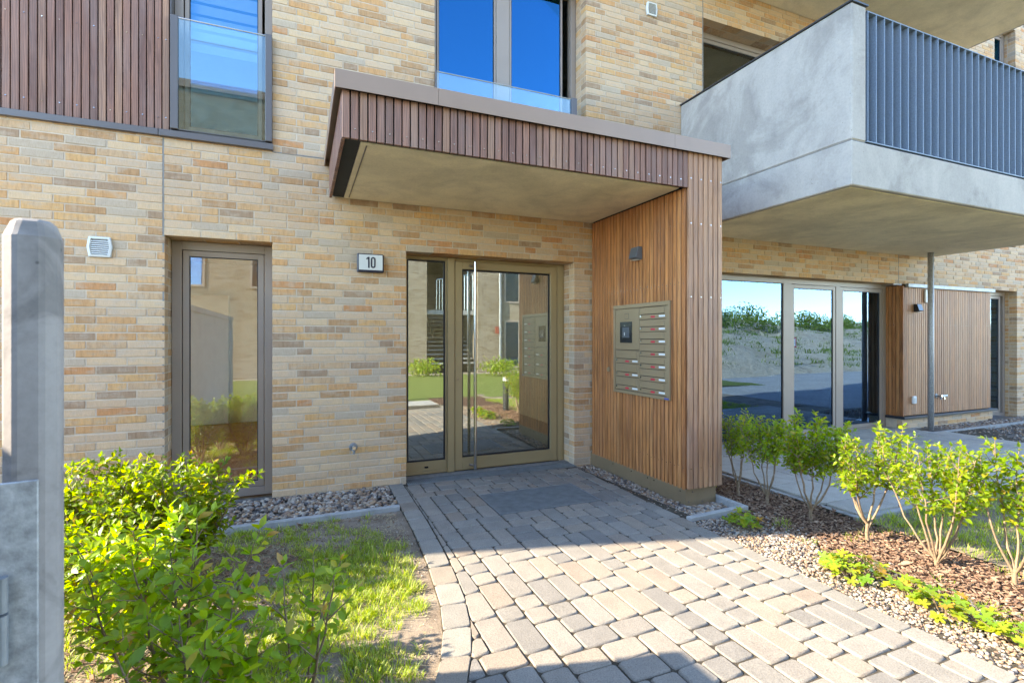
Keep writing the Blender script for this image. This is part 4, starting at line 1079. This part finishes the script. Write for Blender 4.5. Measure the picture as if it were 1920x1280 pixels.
leaf_me = {k_: [fast_mesh('leaf', V, F, M[k_], True) for V, F in leaf_protos] for k_ in ('leaf', 'leaf_backlit')}
def basis(d, up, roll=0):
    y = d.normalized(); x = y.cross(up); x = x.normalized() if x.length > 1e-4 else y.orthogonal().normalized(); z = x.cross(y)
    m = Matrix((x, y, z)).transposed(); return np.array(m @ Matrix.Rotation(roll, 3, 'Y'))
def shrub(label, x, y, h, spread, stems, leaf=.045, clear=.3, dens=1.0, nind=120, group=None, seed=0, lean=(0, 0), twigs=5, kind='shrub', trunk=0, lm='leaf'):
    rs = np.random.default_rng(seed); r_ = root(kind, label, 'shrub', group, (x, y, -.02)); sb = MB(); leaves = []
    def leaf_at(p, d, size):
        up = Vector((0, 0, 1)) + Vector(rs.normal(0, .25, 3)); leaves.append((int(rs.integers(4)), m4(basis(d, up, rs.normal(0, .45)), p, size)))
    def shoot(p, d, L, rad, leafy, depth):
        pts = [Vector(p)]; n = max(3, int(L / .05)); dd = Vector(d).normalized()
        for i in range(n):
            dd = (dd + Vector(rs.normal(0, .07, 3)) + Vector((0, 0, .05))).normalized(); pts.append(pts[-1] + dd * (L / n))
        sb.tube(pts, [rad * (1 - .62 * i / n) for i in range(n + 1)], 5 if depth == 0 else 4, False)
        # leaf pairs
        step = .030 / dens; s_ = L * leafy; ang = rs.uniform(0, 3.14)
        while s_ < L:
            i = min(n - 1, int(s_ / L * n)); t_ = s_ / L * n - i; q = pts[i].lerp(pts[i + 1], t_); ax = (pts[i + 1] - pts[i]).normalized()
            a = ax.orthogonal().normalized(); b = ax.cross(a); ang += 1.57 + rs.normal(0, .3)
            sz = leaf * rs.uniform(.65, 1.15) * (1 - .25 * (s_ / L > .85))
            for sgn in (1, -1):
                out_ = (a * math.cos(ang) + b * math.sin(ang)) * sgn
                leaf_at(q + out_ * .003, out_ + ax * rs.uniform(.2, .9), sz)
            s_ += step * rs.uniform(.8, 1.3)
        for _ in range(3): leaf_at(pts[-1], dd + Vector(rs.normal(0, .5, 3)), leaf * rs.uniform(.5, .9))
        return pts
    for k_ in range(stems):
        a = 2 * math.pi * (k_ + rs.uniform(-.3, .3)) / stems; o = rs.uniform(.25, 1.0)
        top = Vector((math.cos(a) * spread * o + lean[0], math.sin(a) * spread * o + lean[1], h * rs.uniform(.82, 1.0) * (1 - .10 * o)))
        p0 = Vector((math.cos(a) * .006, math.sin(a) * .006, trunk * rs.uniform(.7, 1.1))) if trunk else Vector((math.cos(a) * .018, math.sin(a) * .018, 0))
        mid = Vector((top.x * (.75 if trunk else .42) + rs.normal(0, .015), top.y * (.75 if trunk else .42) + rs.normal(0, .015), top.z * .42))
        n = 9; pts = []
        for i in range(n + 1):
            t_ = i / n; p = p0 * (1 - t_) ** 2 + mid * 2 * t_ * (1 - t_) + top * t_ ** 2; pts.append(p + Vector(rs.normal(0, .004, 3)) * (i > 0))
        sb.tube(pts, [.0075 * (1 - .68 * i / n) * rs.uniform(.9, 1.1) for i in range(n + 1)], 6, False)
        # leaves on the main stem and side twigs
        for i in range(n):
            if pts[i].z < clear * h: continue
            for _ in range(twigs if i > 2 else 2):
                if rs.random() > .42 * dens + .12: continue
                aa = rs.uniform(0, 6.28); d = Vector((math.cos(aa), math.sin(aa), rs.uniform(.4, 1.3)))
                shoot(pts[i].lerp(pts[i + 1], rs.random()), d, rs.uniform(.07, .17) * (.6 + .8 * (h - pts[i].z) / h), .0028, .15, 1)
            for sgn in (1, -1):
                aa = rs.uniform(0, 6.28); leaf_at(pts[i + 1], Vector((math.cos(aa), math.sin(aa), .5)), leaf * rs.uniform(.7, 1.1))
        shoot(pts[-1], (pts[-1] - pts[-2]), rs.uniform(.04, .09), .0028, .0, 1)
    if trunk: sb.tube([(.004, 0, -.02), (-.003, .003, trunk * .5), (0, 0, trunk * 1.1)], [.014, .012, .0105], 7, False)
    sb.build('branches', M['stem'], r_, smooth=True)
    # the leaves that show largest are parts of their own
    wl = Vector((x, y, -.02)); leaves.sort(key=lambda m: (Vector(m[1][:3, 3]) + wl - CAM).length)
    vis = leaves[:nind]
    for pi, m in vis:
        o = link(leaf_me[lm][pi], 'leaf', r_); o.matrix_local = Matrix(m.tolist())
    if leaves[nind:]: link(scatter_mesh('foliage', leaf_protos, leaves[nind:], M[lm], True), 'foliage', r_, 'stuff')
    return r_
SL = 'leafy shrubs in the bed left of the path'; SR = 'young shrubs in a row in the bark mulch'
shrub('tall dense sunlit shrub nearest the gate post before the brick wall', -1.02, -1.30, .69, .30, 11, .050, .12, 1.25, 150, SL, 11)
shrub('sunlit yellow green shrub in front of the narrow window', -.60, -1.36, .66, .29, 11, .050, .12, 1.25, 150, SL, 12)
shrub('lower sunlit shrub behind the gate post at the edge of the bed', -.88, -1.78, .54, .25, 8, .048, .1, 1.15, 120, SL, 13)
shrub('dark green shaded shrub behind the gate post', -.60, -2.26, .64, .26, 7, .056, .2, .9, 200, SL, 14, lm='leaf_backlit')
shrub('shaded shrub in the middle of the left bed with reddish shoots', -.36, -2.60, .70, .22, 5, .060, .25, .75, 260, SL, 15, lm='leaf_backlit', twigs=4)
shrub('foremost shrub with large soft leaves at the lower edge of the left bed', -.24, -3.0, .60, .22, 5, .064, .2, .75, 290, SL, 16, lm='leaf_backlit', twigs=4)
shrub('slender low shrub leaning over the sunny lawn', .0, -2.86, .62, .16, 4, .052, .30, .62, 200, SL, 17, lm='leaf_backlit', lean=(.04, 0), twigs=3)
shrub('small shaded shrub beside the timber pillar', 3.46, -1.40, .72, .17, 4, .036, .42, 1.5, 100, SR, 21, trunk=.10, twigs=7)
shrub('shaded shrub second from the pillar in front of the patio', 3.50, -1.66, .76, .20, 5, .040, .40, 1.5, 130, SR, 22, trunk=.08, twigs=7)
shrub('wide shaded shrub third from the pillar with two trunks', 3.47, -2.06, .77, .30, 6, .043, .40, 1.55, 170, SR, 23, trunk=.10, twigs=8)
shrub('sunlit shrub fourth from the pillar with one forked trunk', 3.46, -2.47, .79, .24, 5, .046, .34, 1.3, 200, SR, 44, trunk=.12, twigs=7, lean=(.02, .03))
shrub('broad sunlit shrub fifth from the pillar with many thin stems', 3.49, -2.85, .74, .33, 8, .045, .36, 1.15, 240, SR, 25, trunk=.03, twigs=6)
shrub('sunlit shrub furthest from the pillar cut by the picture edge', 3.58, -3.17, .80, .26, 5, .048, .36, 1.2, 240, SR, 46, trunk=.09, twigs=7)
# geraniums: lobed leaves
def lobed():
    pts = []; n = 5
    for i in range(n * 4 + 1):
        a = -2.5 + 5.0 * i / (n * 4); r0 = 1.0 if i % 4 in (1, 2, 3) and i % 4 == 2 else (.82 if i % 4 in (1, 3) else .42); pts.append((r0 * math.sin(a), r0 * math.cos(a), .10 * r0))
    V = [(0, 0, 0)] + pts; F = [(0, i, i + 1) for i in range(1, len(pts))]; return np.array(V), np.array(F)
GV, GF = lobed(); ger_me = fast_mesh('leaf', GV, GF, M['leaf_y'])
def geranium(label, x, y, rad, n, seed):
    rs = np.random.default_rng(seed); r_ = root('geranium', label, 'plant', 'yellow green geraniums along the gravel', (x, y, -.02)); st = MB()
    for _ in range(n):
        a = rs.uniform(0, 6.28); d = rad * math.sqrt(rs.random()); h = rs.uniform(.05, .13) * (1.15 - .5 * d / rad); p = Vector((d * math.cos(a), d * math.sin(a), h))
        st.tube([(p.x * .3, p.y * .3, 0), (p.x * .8, p.y * .8, h * .7), tuple(p)], .0013, 4, False)
        nrm = Vector((p.x * 3 + rs.normal(0, .3), p.y * 3 + rs.normal(0, .3), 1)).normalized(); o = link(ger_me, 'leaf', r_)
        rot = nrm.to_track_quat('Z', 'Y').to_matrix().to_4x4() @ Matrix.Rotation(rs.uniform(0, 6.28), 4, 'Z')
        o.matrix_local = Matrix.Translation(p) @ rot @ Matrix.Scale(rs.uniform(.026, .042), 4)
    st.build('stalks', M['stem'], r_)
geranium('shaded green geranium clump by the kerb corner at the pillar', 2.89, -1.97, .12, 46, 31)
geranium('wide yellow green geranium clump in the middle of the gravel bed', 2.87, -2.74, .17, 80, 32)
geranium('low geranium clump between the path edge and the bark mulch', 2.90, -3.02, .10, 34, 33)
geranium('sunlit geranium clump with yellow leaves close to the path edge', 2.88, -3.20, .13, 55, 34)
geranium('geranium clump at the lower right edge of the gravel', 2.92, -3.47, .15, 70, 36)

# ------------------------------------------------------------------ what the glass reflects: the courtyard behind
relief_sheet('lawn', -14, 12.5, -12.9, -5.75, -.03, M['far_lawn'], .03, .5)
sheet('plaza', [(-14, -5.75), (3.2, -5.75), (2.62, -4.7), (-14, -4.7)], -.035, M['road'])
sheet('road', [(9.6, -8.4), (60, -12.0), (60, -1.55), (9.6, -1.55)], -.045, M['road'])
opp = root('opposite_building', 'brick building across the lawn with an open stairwell', 'building')
YO = -14.0; ob = MB()
ob.box(-6, 4.45, YO - 8, YO, -.1, 9.2); ob.box(6.5, 12.0, YO - 8, YO, -.1, 8.0); ob.box(4.45, 6.5, YO - 8, YO - 3.0, -.1, 8.0); ob.box(4.45, 6.5, YO - 3, YO, 5.2, 8.0)
ob.build('wall', M['far_brick'], opp)
MB().box(-6.1, 12.1, YO - 8, YO + .06, 9.2, 9.45).build('roof_edge', M['flash'], opp)
wins = [(7.65, 8.35, .1, 2.05), (7.65, 8.35, 2.75, 4.9), (9.2, 11, .1, 2.05), (9.2, 11, 2.75, 4.9), (1.0, 2.3, .1, 2.1), (1.0, 2.3, 2.8, 4.9), (-1.6, -.4, 3.0, 4.6), (-4.5, -2.9, 3.0, 4.6), (-1.6, -.4, 5.9, 7.5), (-4.5, -2.9, 5.9, 7.5), (1.0, 2.3, 5.8, 7.6), (7.65, 8.35, 5.6, 7.3)]
for a, b, c_, d_ in wins:
    f_ = MB(); frame_ring(f_, a, b, c_, d_, .07, YO + .001, YO + .03); f_ = f_.build('window', M['frame'], opp); MB().box(a + .07, b - .07, YO + .003, YO + .012, c_ + .07, d_ - .07).build('pane', M['glass_big'], f_)
MB().tube([(7.45, YO + .07, 0), (7.45, YO + .07, 8)], .05, 10).build('downpipe', M['galv'], opp)
st = MB()
for i in range(12): st.box(4.55, 6.4, YO - 2.6 + i * .2, YO - 2.32 + i * .2, .30 + (11 - i) * .17, .35 + (11 - i) * .17)
st.build('stair', M['kerb'], opp)
hr = MB()
hr.tube([(4.75, YO - 2.6, 3.35), (4.75, YO - .2, 1.35)], .025, 8); hr.tube([(4.9, YO - .3, 3.6), (6.4, YO - .3, 3.9)], .025, 8); hr.build('handrail', M['steel'], opp)
for i in range(14): MB().tube([(4.9 + i * .115, YO - .3, 2.45), (4.9 + i * .115, YO - .3, 3.6 + i * .023)], .012, 6).build('stair_baluster', M['steel'], opp)
MB().box(4.5, 6.45, YO - 1.2, YO - .2, 2.25, 2.42).build('landing', M['kerb'], opp)
rs_ = MB().box(7.22, 7.38, YO + .09, YO + .11, 1.50, 1.78); tag(rs_.build('fire_notice', M['notice']), 'small red notice on the opposite building by the downpipe', 'sign')
for x, y, lb in ((3.50, -3.55, 'grey bollard light beside the mulch bed with a white top'), (2.10, -5.9, 'grey bollard light on the lawn across the paving')):
    b = root('bollard_light', lb, 'bollard', None, (x, y, 0)); MB().tube([(0, 0, -.02), (0, 0, .53)], .055, 18).build('bollard_shaft', M['greydk'], b); MB().tube([(0, 0, .531), (0, 0, .60)], .054, 18).build('light_ring', M['white'], b)
sh = root('added_shelter', 'low pale concrete shelter out of view, added to cast the shadow on the path', 'shelter')  # out of view, placed and sized to cast the shadow across the near path
for a in ((-1.53, -1.37, -7.3, -2.17), (-4.6, -4.45, -7.3, -2.17), (-4.44, -1.54, -2.33, -2.17)): MB().box(*a, -.05, 1.69).build('shelter_wall', M['kerb'], sh)
MB().box(-4.62, -1.35, -7.32, -2.163, 1.692, 1.77).build('shelter_roof', M['kerb'], sh)
# sand mounds
def mound():
    nx, ny = 150, 90; X, Y = np.meshgrid(np.linspace(10.5, 75, nx), np.linspace(-62, -8.0, ny), indexing='ij')
    foot = -8.2 - .07 * (X - 10); t_ = np.clip((foot - Y) / 11, 0, 1); Z = 2.05 * t_ ** .6 * (1 + .0 * X)
    for f_, a_ in ((.33, .5), (.9, .35), (2.2, .16), (5.1, .07)):
        ph = rng.uniform(0, 6, 3); Z += a_ * t_ ** .5 * np.sin(X * f_ + ph[0] + np.sin(Y * f_ * .7 + ph[1])) * np.cos(Y * f_ * .9 + ph[2])
    Z *= np.clip((X - 12.2) / 2.5, 0, 1) ** .5; Z = np.where(t_ > 0, Z, 0) - .055
    V = np.stack([X, Y, Z], -1).reshape(-1, 3); idx = np.arange(nx * ny).reshape(nx, ny); F = np.stack([idx[:-1, :-1], idx[1:, :-1], idx[1:, 1:], idx[:-1, 1:]], -1).reshape(-1, 4)
    tag(link(fast_mesh('sand_hill', V, F, M['sand'], True), 'sand_hill'), kind='structure'); return V
MVt = mound()
cl_ = []
for _ in range(30000):
    v = MVt[rng.integers(len(MVt))]
    if v[2] < .1 or v[1] < -32 or v[0] > 58: continue
    if vn(v[0] * .5, v[1] * .8) + .25 * rng.random() < .10: continue
    for _k in range(6):
        p = (v[0] + rng.normal(0, .25), v[1] + rng.normal(0, .22), v[2]); s_ = rng.uniform(.10, .24); rot = np.array(Matrix.Rotation(rng.uniform(0, 6.28), 3, 'Z') @ Matrix.Rotation(-rng.uniform(.0, .8), 3, 'X')); cl_.append((int(rng.integers(6)), m4(rot, p, (s_ * 3.0, s_, s_))))
tag(link(scatter_mesh('weeds', gp_, cl_, M['leaf_far']), 'weeds'), kind='stuff')
def far_bush(name, label, x, y, z, rx, rz, n, cat='bush', leaf=.16):
    r_ = root(name, label, cat, 'bushes on the sand hill', (x, y, z)); L = []
    cc = [(rng.normal(0, rx * .45), rng.normal(0, rx * .4), rz * rng.uniform(.25, .85), rng.uniform(.3, .55) * rz) for _ in range(16)]
    for i in range(n):
        c0 = cc[rng.integers(16)]; d = Vector(rng.normal(0, 1, 3)).normalized() * c0[3] * rng.uniform(.5, 1.1); p = (c0[0] + d.x * 1.4, c0[1] + d.y * 1.2, max(.05, c0[2] + d.z)); L.append((int(rng.integers(4)), m4(rand_rot(1.5), p, leaf * rng.uniform(.6, 1.3))))
    link(scatter_mesh('crown', leaf_protos, L, M['leaf_far']), 'crown', r_)
    t_ = MB()
    for c0 in cc[:8]: t_.tube([(0, 0, 0), (c0[0] * .5, c0[1] * .5, c0[2] * .6), (c0[0], c0[1], c0[2])], [.06, .04, .015], 6, False)
    t_.build('trunk', M['stem'], r_)
for i, (x, y, rx, rz, lb) in enumerate([(17.5, -17, 2.2, 1.6, 'dark scrub bush on the near end of the sand hill'), (22, -20, 2.6, 1.9, 'wide scrub bush on the crest of the sand hill'), (27, -20, 3.0, 2.3, 'tall rounded bush behind the sand hill crest'),
                                        (33, -21, 3.2, 2.2, 'bush further along the sand hill crest'), (40, -22, 3.2, 1.8, 'low spreading bush at the far end of the sand hill'), (15.0, -18.5, 2.0, 2.4, 'bush between the opposite building and the sand hill')]):
    far_bush('scrub_bush', lb, x, y, 1.55, rx * 1.3, rz * .66, 4200)
sgn = root('site_sign', 'small white site sign with a red border on the sand hill', 'sign', None, (17.6, -9.0, .2))
MB().box(-.35, .35, -.02, .0, .75, 1.15).build('sign_panel', M['red'], sgn); MB().box(-.30, .30, .001, .006, .80, 1.10).build('sign_face', M['white'], sgn); MB().tube([(0, -.05, -.3), (0, -.05, 1.1)], .03, 8).build('sign_post', M['galv'], sgn)
for i, (x, y, lb) in enumerate([(4.0, -12.6, 'low round shrub at the stairwell pier'), (6.6, -11.8, 'shrub before the opposite building wall'), (8.0, -10.5, 'shrub at the right end of the far lawn')]):
    r_ = root('lawn_shrub', lb, 'shrub', 'shrubs on the far lawn', (x, y, 0)); L = [(int(rng.integers(4)), m4(rand_rot(1.5), (rng.normal(0, .3), rng.normal(0, .3), abs(rng.normal(.28, .14))), .10 * rng.uniform(.6, 1.2))) for _ in range(900)]
    link(scatter_mesh('foliage', leaf_protos, L, M['leaf']), 'foliage', r_); MB().tube([(0, 0, -.03), (0, 0, .35)], [.02, .01], 6).build('trunk', M['stem'], r_)
# young tree by the patio lawn (seen in the patio glass)
print('pavers', cnt, 'bricks', len(bricks), 'objects', len(bpy.data.objects))
